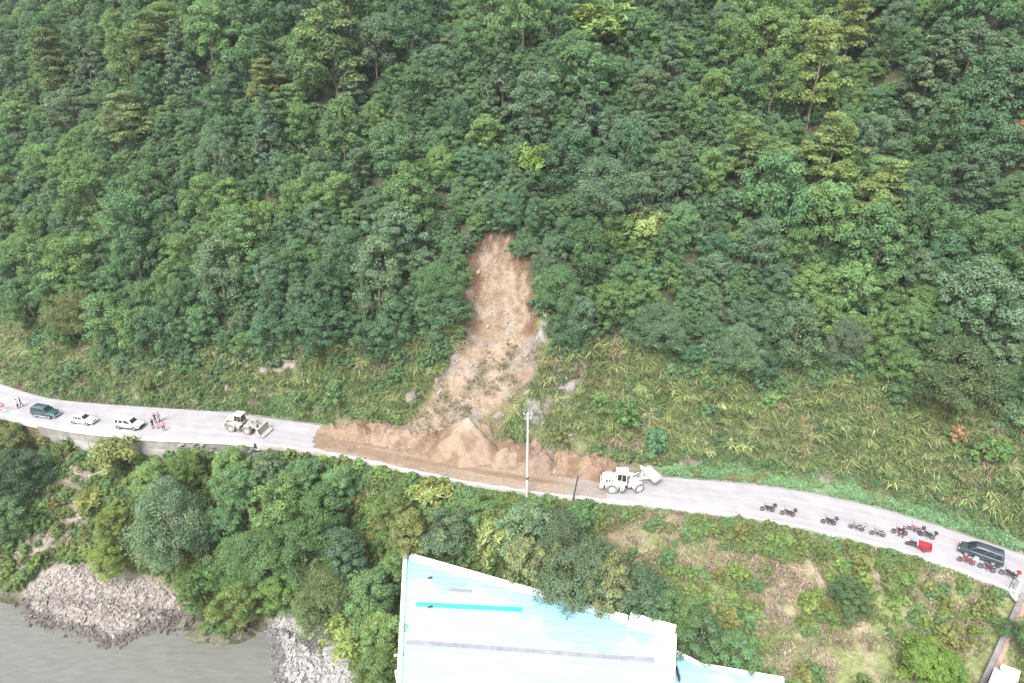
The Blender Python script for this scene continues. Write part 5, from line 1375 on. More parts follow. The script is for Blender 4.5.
# ------------------------------------------------------------------ cars (x forward, y left, z up)
def wheel(parent, c, R, w, side, rim_mat='alloy', tyre_mat='rubber', rim=0.62, hub=True):
    """tyre with a rim and hub on its outer side; side = +1 left, -1 right"""
    t = MB().lathe([(R * rim, -w / 2), (R * 0.93, -w / 2), (R, -w * 0.36), (R, w * 0.36), (R * 0.93, w / 2), (R * rim, w / 2), (R * rim, -w / 2)], (0, 0, 0), 'y', 22).build('wheel', tyre_mat, parent, smooth=True)
    t.location = c
    MB().lathe([(0, side * w * 0.40), (R * 0.16, side * w * 0.44), (R * 0.2, side * w * 0.3), (R * 0.5, side * w * 0.30), (R * rim * 0.995, side * w * 0.44), (R * rim * 0.995, -side * w * 0.3), (0, -side * w * 0.3)], (0, 0, 0), 'y', 18).build('rim', rim_mat, t, smooth=True)
    if hub:
        b = MB()
        for i in range(5):
            a = i * 2 * math.pi / 5
            b.box((math.cos(a) * R * 0.36, side * w * 0.36, math.sin(a) * R * 0.36), (R * 0.46, w * 0.14, R * 0.13), Matrix.Rotation(-a, 3, 'Y'))
        b.build('spokes', rim_mat, t)
    return t

def quad_panel(name, mat, parent, pts, thick=0.012):
    """thin glass or lamp panel standing just proud of the surface it lies on"""
    P = [Vector(p) for p in pts]; nrm = (P[1] - P[0]).cross(P[3] - P[0]).normalized()
    ctr = sum(P, Vector()) / 4
    if nrm.dot(ctr - Vector((0, 0, ctr.z * 0.7))) < 0: nrm = -nrm
    V = [p - nrm * 0.02 for p in P] + [p + nrm * thick for p in P]
    return MB().add(V, [(0,1,2,3),(4,5,6,7),(0,1,5,4),(1,2,6,5),(2,3,7,6),(3,0,4,7)]).build(name, mat, parent)

def car(name, label, cat, loc, rz, paint_mat, L, Wd, belt, roof_z, stations, cabin, wheels, rim_mat='alloy', lower_mat=None, rack=False, spare=False):
    """stations: (x, z_top, half width factor, z_bottom); cabin: x of windscreen base/top, rear top/base"""
    o = empty(name, loc, rz); o.scale = (0.89,) * 3; tag(o, label, cat)
    hw = Wd / 2
    def ring(x, zt_, f, zb):
        w = hw * f; m = (zt_ + zb) / 2
        return [(x, -w * 0.86, zb), (x, -w * 0.98, zb + 0.10), (x, -w, m), (x, -w * 0.985, zt_ - 0.10), (x, -w * 0.88, zt_ - 0.015), (x, -w * 0.4, zt_ + 0.015),
                (x, w * 0.4, zt_ + 0.015), (x, w * 0.88, zt_ - 0.015), (x, w * 0.985, zt_ - 0.10), (x, w, m), (x, w * 0.98, zb + 0.10), (x, w * 0.86, zb)]
    body = MB().loft([ring(*s) for s in stations]).build('body', paint_mat, o, smooth=True)
    xa, xb, xc, xd = cabin                              # windscreen base, roof front, roof rear, rear base
    rb, rt = hw * 0.95, hw * 0.78
    zb, zr = belt - 0.03, roof_z
    rings = []
    for z, f in ((zb, 0.0), ((zb + zr) / 2, 0.5), (zr - 0.07, 0.93), (zr, 1.0)):
        x0 = xa + (xb - xa) * min(f, 0.97); x1 = xd + (xc - xd) * min(f, 0.97); w = rb + (rt - rb) * f
        if z == zr: x0 -= 0.08; x1 += 0.08; w -= 0.08
        rings.append([(x1, -w * 0.96, z), (x0, -w * 0.93, z), (x0 + 0.05, 0, z), (x0, w * 0.93, z), (x1, w * 0.96, z), (x1 - 0.04, 0, z)])
    MB().loft(rings).build('cabin', paint_mat, o, smooth=True)
    def P(f, xfrac, s):                                  # point on a cabin side at height f, fraction along
        x0 = xa + (xb - xa) * f; x1 = xd + (xc - xd) * f; w = (rb + (rt - rb) * f) * (0.93 + 0.03 * xfrac)
        return (x0 + (x1 - x0) * xfrac, s * (w + 0.006), zb + (zr - zb) * f)
    lo_, hi_ = 0.08, 0.88
    for s in (-1, 1):
        for f0, f1 in ((0.13, 0.42), (0.46, 0.70), (0.74, 0.93)):
            quad_panel('side_window', 'glass_dark', o, [P(lo_, f0 + (0.02 if f0 > .2 else -0.06), s), P(lo_, f1, s), P(hi_, f1, s), P(hi_, f0 + 0.02, s)])
        m = MB().box((xa - 0.35, s * (hw + 0.07), belt + 0.06), (0.10, 0.18, 0.13)).build('mirror', paint_mat, o, 0.02)
        for xd_ in (xa - (xa - xd) * 0.36, xa - (xa - xd) * 0.66):
            MB().box((xd_, s * (hw * 1.0 + 0.006), belt - 0.16), (0.16, 0.03, 0.03)).build('door_handle', 'chrome', o)
        fx, fz = stations[-2][0], stations[-2][1]
        MB().box((stations[-1][0] - 0.09, s * hw * 0.66, fz - 0.16), (0.22, hw * 0.36, 0.14)).build('headlight', 'lamp_clear', o, 0.02)
        MB().box((stations[0][0] + 0.05, s * hw * 0.78, stations[1][1] - 0.22), (0.14, hw * 0.24, 0.26)).build('tail_light', 'lamp_red', o, 0.02)
    def Q(f, yf_, xend0, xend1, front):
        x = xend0 + (xend1 - xend0) * f + (0.05 if front else -0.04) * (1 - abs(yf_)) ; w = rb + (rt - rb) * f
        return (x + (0.008 if front else -0.008), yf_ * w * 0.93, zb + (zr - zb) * f)
    quad_panel('windscreen', 'glass_dark', o, [Q(.10, -.86, xa, xb, True), Q(.10, .86, xa, xb, True), Q(.88, .84, xa, xb, True), Q(.88, -.84, xa, xb, True)], 0.03)
    quad_panel('rear_window', 'glass_dark', o, [Q(.22, -.8, xd, xc, False), Q(.22, .8, xd, xc, False), Q(.85, .78, xd, xc, False), Q(.85, -.78, xd, xc, False)], 0.03)
    MB().box((stations[-1][0] + 0.0, 0, 0.42), (0.16, Wd * 0.92, 0.22)).build('front_bumper', lower_mat or paint_mat, o, 0.04)
    MB().box((stations[0][0] - 0.0, 0, 0.44), (0.14, Wd * 0.92, 0.22)).build('rear_bumper', lower_mat or paint_mat, o, 0.04)
    MB().box((stations[-1][0] + 0.015, 0, 0.62), (0.08, Wd * 0.42, 0.15)).build('grille', 'dark_plastic', o)
    if lower_mat:
        for s in (-1, 1): MB().box(((wheels[0] + wheels[1]) / 2, s * (hw - 0.01), 0.40), (wheels[0] - wheels[1] - 0.75, 0.06, 0.16)).build('side_cladding', lower_mat, o)
    if rack:
        for s in (-1, 1): MB().tube([(xb - 0.25, s * rt * 0.88, zr + 0.0), (xb - 0.45, s * rt * 0.88, zr + 0.09), (xc + 0.3, s * rt * 0.88, zr + 0.09), (xc + 0.12, s * rt * 0.88, zr)], 0.02, 6).build('roof_rail', 'chrome', o)
    if spare:
        t = MB().lathe([(0.0, -0.12), (0.30, -0.12), (0.35, -0.06), (0.35, 0.06), (0.30, 0.12), (0.0, 0.12)], (0, 0, 0), 'y', 18).build('spare_wheel', paint_mat, o, smooth=True)
        t.rotation_euler = (0, 0, math.pi / 2); t.location = (stations[0][0] - 0.16, 0.0, 0.95)
    R = wheels[2]
    for xw in wheels[:2]:
        for s in (-1, 1):
            arch = MB().lathe([(R * 0.6, -0.03), (R * 1.16, -0.03), (R * 1.16, 0.008), (R * 0.6, 0.008)], (xw, s * hw * 0.985, R), 'y', 20).build('wheel_arch', 'dark_plastic', o)
            wheel(o, (xw, s * (hw - 0.085), R), R, 0.22, s, rim_mat)
    return o

def on_road(qx, qy, z=0.0):
    p = un(qx, qy, z); return float(p[0]), float(p[1])

paint('green_paint', (0.014, 0.058, 0.062), 0.22, coat=0.6, var=0.05, dirt=(0.3, 0.27, 0.22), dirt_amt=0.12)
paint('slate_paint', (0.032, 0.048, 0.064), 0.22, 0.2, coat=0.6, var=0.05, dirt=(0.3, 0.27, 0.22), dirt_amt=0.12)
paint('silver_trim', (0.45, 0.46, 0.46), 0.4, 0.4)
X_, Y_ = on_road(46.5, 415.5)
car('parked_suv', 'dark green boxy SUV parked above the retaining wall', 'car', (X_, Y_, 0.01), heading(X_) + 0.02, 'green_paint', 4.7, 1.9, 1.18, 1.88,
    [(-2.32, 1.05, 0.93, 0.50), (-2.22, 1.16, 0.98, 0.38), (-1.0, 1.18, 1.0, 0.34), (0.8, 1.16, 1.0, 0.34), (1.1, 1.12, 1.0, 0.34), (1.95, 1.02, 0.97, 0.36), (2.22, 0.94, 0.92, 0.42), (2.34, 0.80, 0.84, 0.46)],
    (1.05, 0.45, -2.05, -2.26), (1.45, -1.38, 0.38), 'alloy', 'silver_trim', True, True)
X_, Y_ = on_road(84, 422)
car('parked_sedan', 'white saloon car parked between the dark green and white SUVs', 'car', (X_, Y_, 0.01), heading(X_) - 0.02, 'white_paint', 4.5, 1.75, 0.95, 1.44,
    [(-2.22, 0.82, 0.86, 0.46), (-2.12, 0.94, 0.94, 0.34), (-1.3, 0.97, 1.0, 0.24), (0.4, 0.95, 1.0, 0.22), (0.95, 0.92, 1.0, 0.22), (1.8, 0.80, 0.95, 0.26), (2.1, 0.70, 0.88, 0.32), (2.24, 0.58, 0.76, 0.36)],
    (0.98, 0.15, -0.95, -1.65), (1.35, -1.32, 0.32))
X_, Y_ = on_road(130, 427)
car('parked_suv', 'white SUV parked beside the group of people', 'car', (X_, Y_, 0.01), heading(X_) - 0.03, 'white_paint', 4.8, 1.88, 1.12, 1.80,
    [(-2.36, 1.0, 0.93, 0.48), (-2.26, 1.10, 0.98, 0.38), (-1.0, 1.13, 1.0, 0.32), (0.9, 1.12, 1.0, 0.32), (1.25, 1.09, 1.0, 0.32), (2.0, 1.0, 0.97, 0.36), (2.25, 0.90, 0.92, 0.40), (2.38, 0.76, 0.82, 0.46)],
    (1.25, 0.62, -2.0, -2.3), (1.5, -1.42, 0.37), 'alloy', 'dark_plastic', True)
X_, Y_ = on_road(980, 557)
car('minivan', 'dark slate-blue minivan parked behind the motorcycles at the right', 'van', (X_, Y_, 0.01), heading(X_) + math.pi - 0.0, 'slate_paint', 4.9, 1.85, 1.10, 1.86,
    [(-2.42, 1.02, 0.94, 0.46), (-2.34, 1.10, 0.98, 0.36), (-1.0, 1.12, 1.0, 0.30), (1.0, 1.10, 1.0, 0.30), (1.45, 1.06, 0.99, 0.30), (2.1, 0.95, 0.96, 0.34), (2.35, 0.84, 0.90, 0.40), (2.46, 0.70, 0.80, 0.44)],
    (1.62, 0.72, -2.12, -2.38), (1.55, -1.4, 0.34))

# ------------------------------------------------------------------ wheel loaders
def loader(label, loc, rz, body_mat, wheel_mat, artic, lift, tilt, rim_mat, size=0.85):
    o = empty('wheel_loader', loc, rz); o.scale = (size,) * 3; tag(o, label, 'wheel loader')
    R, wd = 0.78, 0.58
    # rear unit: pivot at x = 0
    MB().prism([(-3.25, 0.85), (-0.5, 0.75), (-0.35, 1.25), (-0.6, 1.5), (-3.0, 1.5), (-3.3, 1.3)], -0.62, 0.62).build('rear_frame', body_mat, o, 0.04)
    hood = MB().prism([(-3.35, 1.42), (-1.25, 1.42), (-1.25, 2.38), (-2.75, 2.28), (-3.25, 2.05)], -0.82, 0.82).build('engine_hood', body_mat, o, 0.08)
    MB().box((-3.36, 0, 1.78), (0.04, 1.1, 0.5)).build('radiator_grille', 'dark_plastic', hood)
    for s in (-1, 1):
        for k in range(3): MB().box((-1.75 - k * 0.4, s * 0.825, 1.85), (0.26, 0.03, 0.5)).build('side_vent', 'engine_metal', hood)
        MB().box((-3.38, s * 0.66, 1.75), (0.05, 0.2, 0.12)).build('tail_light', 'lamp_red', hood)
    MB().prism([(-3.55, 0.72), (-3.0, 0.66), (-2.95, 1.4), (-3.5, 1.45)], -1.18, 1.18).build('counterweight', body_mat, o, 0.10)
    MB().cyl((-1.75, 0.45, 2.3), (-1.75, 0.45, 3.0), 0.075, n=10).build('exhaust', 'engine_metal', o)
    MB().cyl((-2.15, -0.4, 2.28), (-2.15, -0.4, 2.62), 0.14, n=12).build('air_filter', body_mat, o)
    for s in (-1, 1):
        # mudguard arching over the rear wheel
        f = MB(); prev = None; seg = []
        for k in range(8):
            a = math.radians(15 + k * 22); seg.append((-1.75 + (R + 0.12) * math.cos(a), R + (R + 0.12) * math.sin(a)))
        prof = seg + [(q[0] + (0.07 * (q[0] + 1.75)), q[1] + 0.07) for q in reversed(seg)]
        f.prism(prof, s * 0.78 if s > 0 else -1.40, s * 1.40 if s > 0 else -0.78).build('mudguard', body_mat, o)
        MB().prism([(-0.62, 0.62), (-0.1, 0.62), (0.05, 1.42), (-0.62, 1.42)], min(s * 0.72, s * 1.32), max(s * 0.72, s * 1.32)).build('fuel_tank', body_mat, o, 0.05)
        st = MB()
        for k in range(3): st.box((-0.28, s * 1.36, 0.55 + 0.3 * k), (0.42, 0.10, 0.05))
        st.box((-0.5, s * 1.37, 0.95), (0.04, 0.04, 0.9)).build('ladder', 'engine_metal', o)
    # cab
    cx0, cx1 = -1.2, 0.30
    MB().box(((cx0 + cx1) / 2, 0, 1.62), (1.55, 1.6, 0.42)).build('cab_base', body_mat, o, 0.04)
    cab = MB().loft([[(cx0, -0.74, 1.84), (cx1 - 0.05, -0.74, 1.84), (cx1 - 0.05, 0.74, 1.84), (cx0, 0.74, 1.84)], [(cx0 + 0.06, -0.66, 3.12), (cx1 - 0.14, -0.66, 3.12), (cx1 - 0.14, 0.66, 3.12), (cx0 + 0.06, 0.66, 3.12)]]).build('cab', body_mat, o, 0.03)
    for s in (-1, 1):
        y0, y1 = s * 0.742, s * 0.672
        quad_panel('side_window', 'glass_dark', cab, [(cx0 + 0.12, y0, 2.05), (-0.52, y0, 2.05), (-0.5, y1, 3.02), (cx0 + 0.16, y1, 3.02)], 0.015)
        quad_panel('door_window', 'glass_dark', cab, [(-0.44, y0, 1.95), (cx1 - 0.14, y0, 1.95), (cx1 - 0.22, y1, 3.02), (-0.42, y1, 3.02)], 0.015)
        MB().box((cx1 + 0.1, s * 0.95, 2.55), (0.05, 0.18, 0.3)).build('mirror', 'dark_plastic', cab)
        MB().box((cx1 - 0.02, s * 0.55, 3.22), (0.14, 0.22, 0.13)).build('work_light', 'lamp_clear', cab)
    quad_panel('windscreen', 'glass_dark', cab, [(cx1 - 0.045, -0.62, 1.98), (cx1 - 0.045, 0.62, 1.98), (cx1 - 0.132, 0.57, 3.02), (cx1 - 0.132, -0.57, 3.02)], 0.02)
    quad_panel('rear_window', 'glass_dark', cab, [(cx0 - 0.005, -0.6, 2.45), (cx0 - 0.005, 0.6, 2.45), (cx0 + 0.058, 0.56, 3.0), (cx0 + 0.058, -0.56, 3.0)], 0.02)
    MB().box(((cx0 + cx1) / 2 - 0.02, 0, 3.20), (1.78, 1.66, 0.15)).build('cab_roof', body_mat, o, 0.05)
    # hinge and front unit, turned by artic about the pivot at x = 0.35
    A = Matrix.Translation((0.35, 0, 0)) @ Matrix.Rotation(artic, 4, 'Z') @ Matrix.Translation((-0.35, 0, 0))
    def fr(ob): ob.matrix_basis = A @ ob.matrix_basis; return ob
    MB().cyl((0.35, 0, 0.6), (0.35, 0, 1.5), 0.2, n=12).build('hinge', 'engine_metal', o)
    fr(MB().prism([(0.3, 0.7), (2.2, 0.62), (2.3, 1.0), (1.75, 1.95), (1.25, 2.05), (0.85, 1.3), (0.35, 1.2)], -0.5, 0.5).build('front_frame', body_mat, o, 0.04))
    for s in (-1, 1):
        seg = []
        for k in range(6):
            a = math.radians(60 + k * 22); seg.append((1.55 + (R + 0.1) * math.cos(a), R + (R + 0.1) * math.sin(a)))
        prof = seg + [(q[0] + 0.06 * (q[0] - 1.55), q[1] + 0.06) for q in reversed(seg)]
        fr(MB().prism(prof, min(s * 0.78, s * 1.38), max(s * 0.78, s * 1.38)).build('mudguard', body_mat, o))
        fr(MB().cyl((1.62, s * 0.7, 1.62), (1.62, s * 0.7, 1.98), 0.03, n=6).box((1.66, s * 0.72, 2.05), (0.16, 0.24, 0.16)).build('headlight', 'lamp_clear', o))
    for xw, front in ((-1.75, False), (1.55, True)):
        for s in (-1, 1):
            w = wheel(o, (xw, s * 1.08, R), R, wd, s, rim_mat, wheel_mat, 0.56, False)
            lug = MB()
            for k in range(20):
                a = k * 2 * math.pi / 20
                for sd_ in (-1, 1):
                    lug.box((math.cos(a + 0.08 * sd_) * (R + 0.0), sd_ * wd * 0.25, math.sin(a + 0.08 * sd_) * (R + 0.0)), (0.07, wd * 0.46, 0.09), Matrix.Rotation(-a, 3, 'Y'))
            lug.build('tread_lugs', wheel_mat, w)
            if front: fr(w)
        ax = MB().cyl((xw, -1.0, R), (xw, 1.0, R), 0.16, n=10).build('axle', 'engine_metal', o)
        if front: fr(ax)
    # lift arms: pivot (1.5, 1.85) to bucket hinge
    pv = Vector((1.45, 0, 1.78)); L = 2.45
    tip = pv + Vector((math.cos(lift) * L, 0, math.sin(lift) * L))
    knee = pv.lerp(tip, 0.55) + Vector((math.sin(-lift) * -0.12, 0, 0.28))
    def barp(a, b, h0, h1):
        d = (b - a).normalized(); nrm = Vector((-d.z, 0, d.x))
        return [((a + nrm * h0).x, (a + nrm * h0).z), ((b + nrm * h1).x, (b + nrm * h1).z), ((b - nrm * h1).x, (b - nrm * h1).z), ((a - nrm * h0).x, (a - nrm * h0).z)]
    for s in (-1, 1):
        fr(MB().prism(barp(pv, knee, 0.14, 0.24), s * 0.52 - 0.06, s * 0.52 + 0.06).prism(barp(knee, tip, 0.24, 0.13), s * 0.52 - 0.055, s * 0.52 + 0.055).build('lift_arm', body_mat, o))
        fr(MB().cyl((0.95, s * 0.36, 1.0), tuple(Vector((0, s * 0.36, 0)) + pv.lerp(tip, 0.45)), 0.075, n=8).build('lift_cylinder', 'chrome', o))
    fr(MB().cyl((knee.x, -0.5, knee.z), (knee.x, 0.5, knee.z), 0.10, n=10).build('cross_tube', body_mat, o))
    bell = knee + Vector((0.05, 0, 0.05))
    fr(MB().prism(barp(bell + Vector((-0.15, 0, 0.62)), bell + Vector((0.1, 0, -0.45)), 0.12, 0.12), -0.09, 0.09).build('bellcrank', body_mat, o))
    fr(MB().cyl((1.15, 0, 2.0), tuple(bell + Vector((-0.15, 0, 0.6))), 0.09, n=8).build('tilt_cylinder', 'engine_metal', o))
    # bucket: open shell, profile in the x-z plane about its hinge
    prof_o = [(0.0, -0.42), (0.95, -0.52), (1.18, -0.50)]; back_o = [(0.0, -0.42), (-0.10, -0.1), (-0.06, 0.42), (0.12, 0.78), (0.42, 0.92)]
    shell = list(reversed(back_o)) + prof_o[1:]
    inner_ = [(q[0] + 0.07, q[1] + (0.06 if q[1] < 0 else -0.02)) for q in shell]; inner_[-1] = (shell[-1][0], shell[-1][1] + 0.025); inner_[0] = (shell[0][0] + 0.02, shell[0][1] - 0.05)
    Bm = Matrix.Translation(tip) @ Matrix.Rotation(-tilt, 4, 'Y')
    bw_ = 1.5
    def bp(ob): ob.matrix_basis = A @ Bm @ ob.matrix_basis; return ob
    bk = bp(MB().prism(shell + list(reversed(inner_)), -bw_, bw_).build('bucket', body_mat, o))
    sidep = shell + [(0.62, 0.1)]
    for s in (-1, 1): MB().prism(sidep, min(s * bw_, s * (bw_ - 0.06)) - (0.0 if s < 0 else -0.003), max(s * bw_, s * (bw_ - 0.06)) + (0.003 if s > 0 else -0.003)).build('side_plate', body_mat, bk)
    MB().box((1.2, 0, -0.5), (0.28, bw_ * 2.06, 0.05)).build('cutting_edge', 'alloy', bk)
    for k in range(8): MB().prism([(1.3, -0.54), (1.56, -0.50), (1.3, -0.45)], -bw_ + 0.12 + k * 0.385 - 0.05, -bw_ + 0.12 + k * 0.385 + 0.05).build('tooth', 'alloy', bk)
    for s in (-1, 0, 1): MB().box((-0.10, s * 0.52, 0.15), (0.10, 0.10, 0.8)).build('bucket_rib', body_mat, bk)
    MB().box((0.36, 0, 0.93), (0.30, bw_ * 2.0, 0.10)).build('spill_guard', body_mat, bk)
    return o
paint('loader_cream', (0.36, 0.345, 0.295), 0.55, var=0.14, scale=1.2, dirt=(0.25, 0.22, 0.18), dirt_amt=0.7)
paint('loader_white', (0.52, 0.50, 0.45), 0.45, var=0.08, scale=1.2, dirt=(0.34, 0.30, 0.25), dirt_amt=0.5)
X_, Y_ = on_road(243, 431.5)
loader('dusty cream wheel loader with lowered bucket standing left of the muddy road', (X_, Y_ + 0.55, 0.0), heading(X_) - 0.06, 'loader_cream', 'dusty_rubber', math.radians(-3), math.radians(-28), math.radians(4), 'loader_cream')
X_, Y_ = on_road(625, 493)
loader('white wheel loader with raised bucket at the right end of the soil heaps', (X_, Y_ + 0.7, 0.0), heading(X_) + 0.03, 'loader_white', 'dusty_rubber', math.radians(34), math.radians(-10), math.radians(40), 'loader_white', 0.91)

# ------------------------------------------------------------------ motorcycles
def bike_paint(n_, c_): return paint('bike_' + n_, c_, 0.3, coat=0.4, var=0.06)
bike_paint('red', (0.24, 0.014, 0.025)); bike_paint('black', (0.02, 0.02, 0.024)); bike_paint('blue', (0.03, 0.045, 0.10)); bike_paint('grey', (0.16, 0.19, 0.17)); bike_paint('maroon', (0.09, 0.015, 0.028)); bike_paint('white', (0.75, 0.75, 0.75)); bike_paint('pink', (0.26, 0.06, 0.09))
def motorcycle(label, loc, rz, body, box=None, lean=0.10, rack=True):
    o = empty('motorcycle', loc, rz, (lean, 0)); o.scale = (0.93,) * 3; tag(o, label, 'motorcycle', 'motorcycles parked along the road edge')
    R = 0.31
    for xw in (0.66, -0.62):
        t = MB().lathe([(R * 0.74, -0.05), (R * 0.92, -0.06), (R, -0.02), (R, 0.02), (R * 0.92, 0.06), (R * 0.74, 0.05), (R * 0.74, -0.05)], (0, 0, 0), 'y', 18).build('wheel', 'rubber', o, smooth=True); t.location = (xw, 0, R)
        sp = MB().cyl((0, -0.07, 0), (0, 0.07, 0), 0.06, n=10)
        for k in range(6):
            a = k * math.pi / 3; sp.cyl((0, 0, 0), (math.cos(a) * R * 0.76, 0, math.sin(a) * R * 0.76), 0.014, n=5)
        sp.build('spokes', 'engine_metal', t)
        fd = []
        for k in range(6):
            a = math.radians((40 if xw > 0 else 50) + k * 20); fd.append((xw + (R + 0.04) * math.cos(a), R + (R + 0.04) * math.sin(a)))
        MB().prism(fd + [(q[0], q[1] + 0.025) for q in reversed(fd)], -0.065, 0.065).build('mudguard', body, o)
    for s in (-1, 1):
        MB().tube([(0.66, s * 0.085, R), (0.44, s * 0.085, 0.92)], 0.025, 6).build('fork', 'chrome', o)
        MB().cyl((-0.62, s * 0.10, R), (-0.45, s * 0.11, 0.68), 0.03, n=7).build('shock', 'chrome', o)
        MB().tube([(0.42, s * 0.33, 1.02), (0.52, s * 0.36, 1.22)], 0.012, 5).box((0.52, s * 0.37, 1.25), (0.02, 0.12, 0.08)).build('mirror', 'dark_plastic', o)
        MB().cyl((0.05, s * 0.12, 0.34), (0.05, s * 0.28, 0.32), 0.02, n=6).build('footrest', 'dark_plastic', o)
    MB().tube([(0.44, 0, 0.88), (0.1, 0, 0.45), (-0.25, 0, 0.40), (-0.35, 0, 0.72), (0.42, 0, 0.80)], 0.035, 6).tube([(-0.25, 0, 0.4), (-0.62, 0, 0.31)], 0.03, 6).build('frame', 'dark_plastic', o)
    MB().box((0.02, 0, 0.46), (0.34, 0.24, 0.26)).cyl((0.08, 0, 0.5), (0.18, 0, 0.68), 0.10, n=8).build('engine', 'engine_metal', o, 0.02)
    MB().tube([(0.12, -0.13, 0.42), (0.0, -0.15, 0.28), (-0.3, -0.17, 0.30)], 0.028, 6).cyl((-0.3, -0.17, 0.30), (-0.82, -0.19, 0.42), 0.045, 0.05, 8).build('exhaust', 'chrome', o)
    MB().loft([[(0.40, -0.05, 0.78), (0.40, 0.05, 0.78), (0.40, 0.05, 0.88), (0.40, -0.05, 0.88)], [(0.22, -0.15, 0.72), (0.22, 0.15, 0.72), (0.22, 0.12, 0.97), (0.22, -0.12, 0.97)], [(-0.08, -0.12, 0.70), (-0.08, 0.12, 0.70), (-0.08, 0.09, 0.88), (-0.08, -0.09, 0.88)]]).build('fuel_tank', body, o, 0.02)
    MB().loft([[(-0.06, -0.09, 0.74), (-0.06, 0.09, 0.74), (-0.06, 0.08, 0.83), (-0.06, -0.08, 0.83)], [(-0.35, -0.14, 0.74), (-0.35, 0.14, 0.74), (-0.35, 0.12, 0.84), (-0.35, -0.12, 0.84)], [(-0.80, -0.11, 0.80), (-0.80, 0.11, 0.80), (-0.80, 0.09, 0.90), (-0.80, -0.09, 0.90)]]).build('seat', 'dark_plastic', o, 0.02)
    for s in (-1, 1): MB().prism([(-0.12, 0.52), (-0.45, 0.58), (-0.78, 0.74), (-0.12, 0.74)], min(s * 0.10, s * 0.15), max(s * 0.10, s * 0.15)).build('side_cover', body, o)
    MB().tube([(0.36, -0.36, 1.03), (0.44, -0.16, 0.98), (0.46, 0, 0.95), (0.44, 0.16, 0.98), (0.36, 0.36, 1.03)], 0.018, 6).build('handlebar', 'dark_plastic', o)
    MB().lathe([(0, 0), (0.09, 0.0), (0.08, 0.1), (0, 0.14)], (0, 0, 0), 'y', 10).build('headlight', 'lamp_clear', o).location = (0.60, 0, 0.86)
    MB().box((-0.86, 0, 0.78), (0.08, 0.16, 0.09)).build('tail_light', 'lamp_red', o)
    MB().box((-0.90, 0, 0.62), (0.02, 0.22, 0.12)).build('number_plate', 'flashing_white', o)
    if rack: MB().tube([(-0.55, -0.12, 0.90), (-0.98, -0.12, 0.95), (-0.98, 0.12, 0.95), (-0.55, 0.12, 0.90)], 0.014, 5).build('rear_rack', 'chrome', o)
    if box:
        b = MB().loft([[(-0.68, -0.19, 0.96), (-1.06, -0.19, 0.96), (-1.06, 0.19, 0.96), (-0.68, 0.19, 0.96)], [(-0.64, -0.22, 1.12), (-1.12, -0.22, 1.12), (-1.12, 0.22, 1.12), (-0.64, 0.22, 1.12)], [(-0.70, -0.19, 1.27), (-1.06, -0.19, 1.27), (-1.06, 0.19, 1.27), (-0.70, 0.19, 1.27)]]).build('top_box', box, o, 0.03)
        MB().box((-1.12, 0, 1.10), (0.03, 0.2, 0.05)).build('reflector', 'lamp_red', b)
    MB().cyl((-0.05, 0.12, 0.3), (-0.12, 0.30, 0.0), 0.015, n=5).build('side_stand', 'dark_plastic', o)
    return o
LEFTW = math.pi
bikes = [(767, 511.5, 'bike_maroon', 'bike_black', 0.06, 'red-fronted motorcycle with a dark top box, leftmost in the row'), (787, 516, 'bike_maroon', 'bike_black', -0.05, 'dark red motorcycle with top box, second in the row from the loader'),
 (828, 524.5, 'bike_black', 'bike_blue', 0.04, 'black motorcycle standing alone, third in the row from the loader'), (856, 530, 'bike_grey', 'bike_grey', -0.10, 'grey-green motorcycle, fourth in the row from the loader'),
 (877, 536, 'bike_grey', None, 0.05, 'dark grey motorcycle without top box, fifth in the row from the loader'), (899, 534.5, 'bike_maroon', None, 0.12, 'motorcycle beside the person in black near the red tricycle'),
 (914, 532.5, 'bike_pink', 'bike_black', -0.06, 'pink and black motorcycle farthest from the kerb above the red tricycle'), (926, 538, 'bike_black', 'bike_black', 0.02, 'black motorcycle directly behind the red cargo tricycle'),
 (965.5, 563.5, 'bike_red', 'bike_white', 0.05, 'red motorcycle with a white top box in front of the minivan'), (986, 570.5, 'bike_maroon', 'bike_black', -0.04, 'dark purple motorcycle beside the tail of the minivan'),
 (1007.5, 577, 'bike_black', 'bike_red', 0.03, 'black motorcycle with a red top box at the right end of the row')]
for (qx_, qy_, bd, bxm, da, lab) in bikes:
    X_, Y_ = on_road(qx_, qy_)
    motorcycle(lab, (X_, Y_, 0.015), heading(X_) + LEFTW + da, MATS[bd], MATS[bxm] if bxm else None)

# red cargo tricycle
X_, Y_ = on_road(917, 548)
tk = empty('cargo_tricycle', (X_, Y_, 0.0), heading(X_) + LEFTW); tk.scale = (0.86,) * 3; tag(tk, 'red motor tricycle with an open red cargo box parked by the kerb', 'tricycle')
def tw(c, s):
    t = wheel(tk, c, 0.28, 0.13, s, 'bike_red', 'rubber', 0.6, False); return t
tw((1.25, 0, 0.28), 1); tw((-0.75, 0.52, 0.28), 1); tw((-0.75, -0.52, 0.28), -1)
for s in (-1, 1): MB().tube([(1.25, s * 0.1, 0.28), (1.0, s * 0.1, 0.95)], 0.03, 6).build('fork', 'chrome', tk)
MB().tube([(0.9, -0.38, 1.06), (1.0, 0, 1.0), (0.9, 0.38, 1.06)], 0.02, 6).build('handlebar', 'dark_plastic', tk)
MB().box((0.62, 0, 0.45), (0.75, 0.34, 0.30)).build('engine', 'engine_metal', tk, 0.03)
MB().loft([[(0.95, -0.08, 0.75), (0.95, 0.08, 0.75), (0.95, 0.08, 0.9), (0.95, -0.08, 0.9)], [(0.55, -0.16, 0.68), (0.55, 0.16, 0.68), (0.55, 0.13, 0.94), (0.55, -0.13, 0.94)]]).build('fuel_tank', 'bike_black', tk, 0.02)
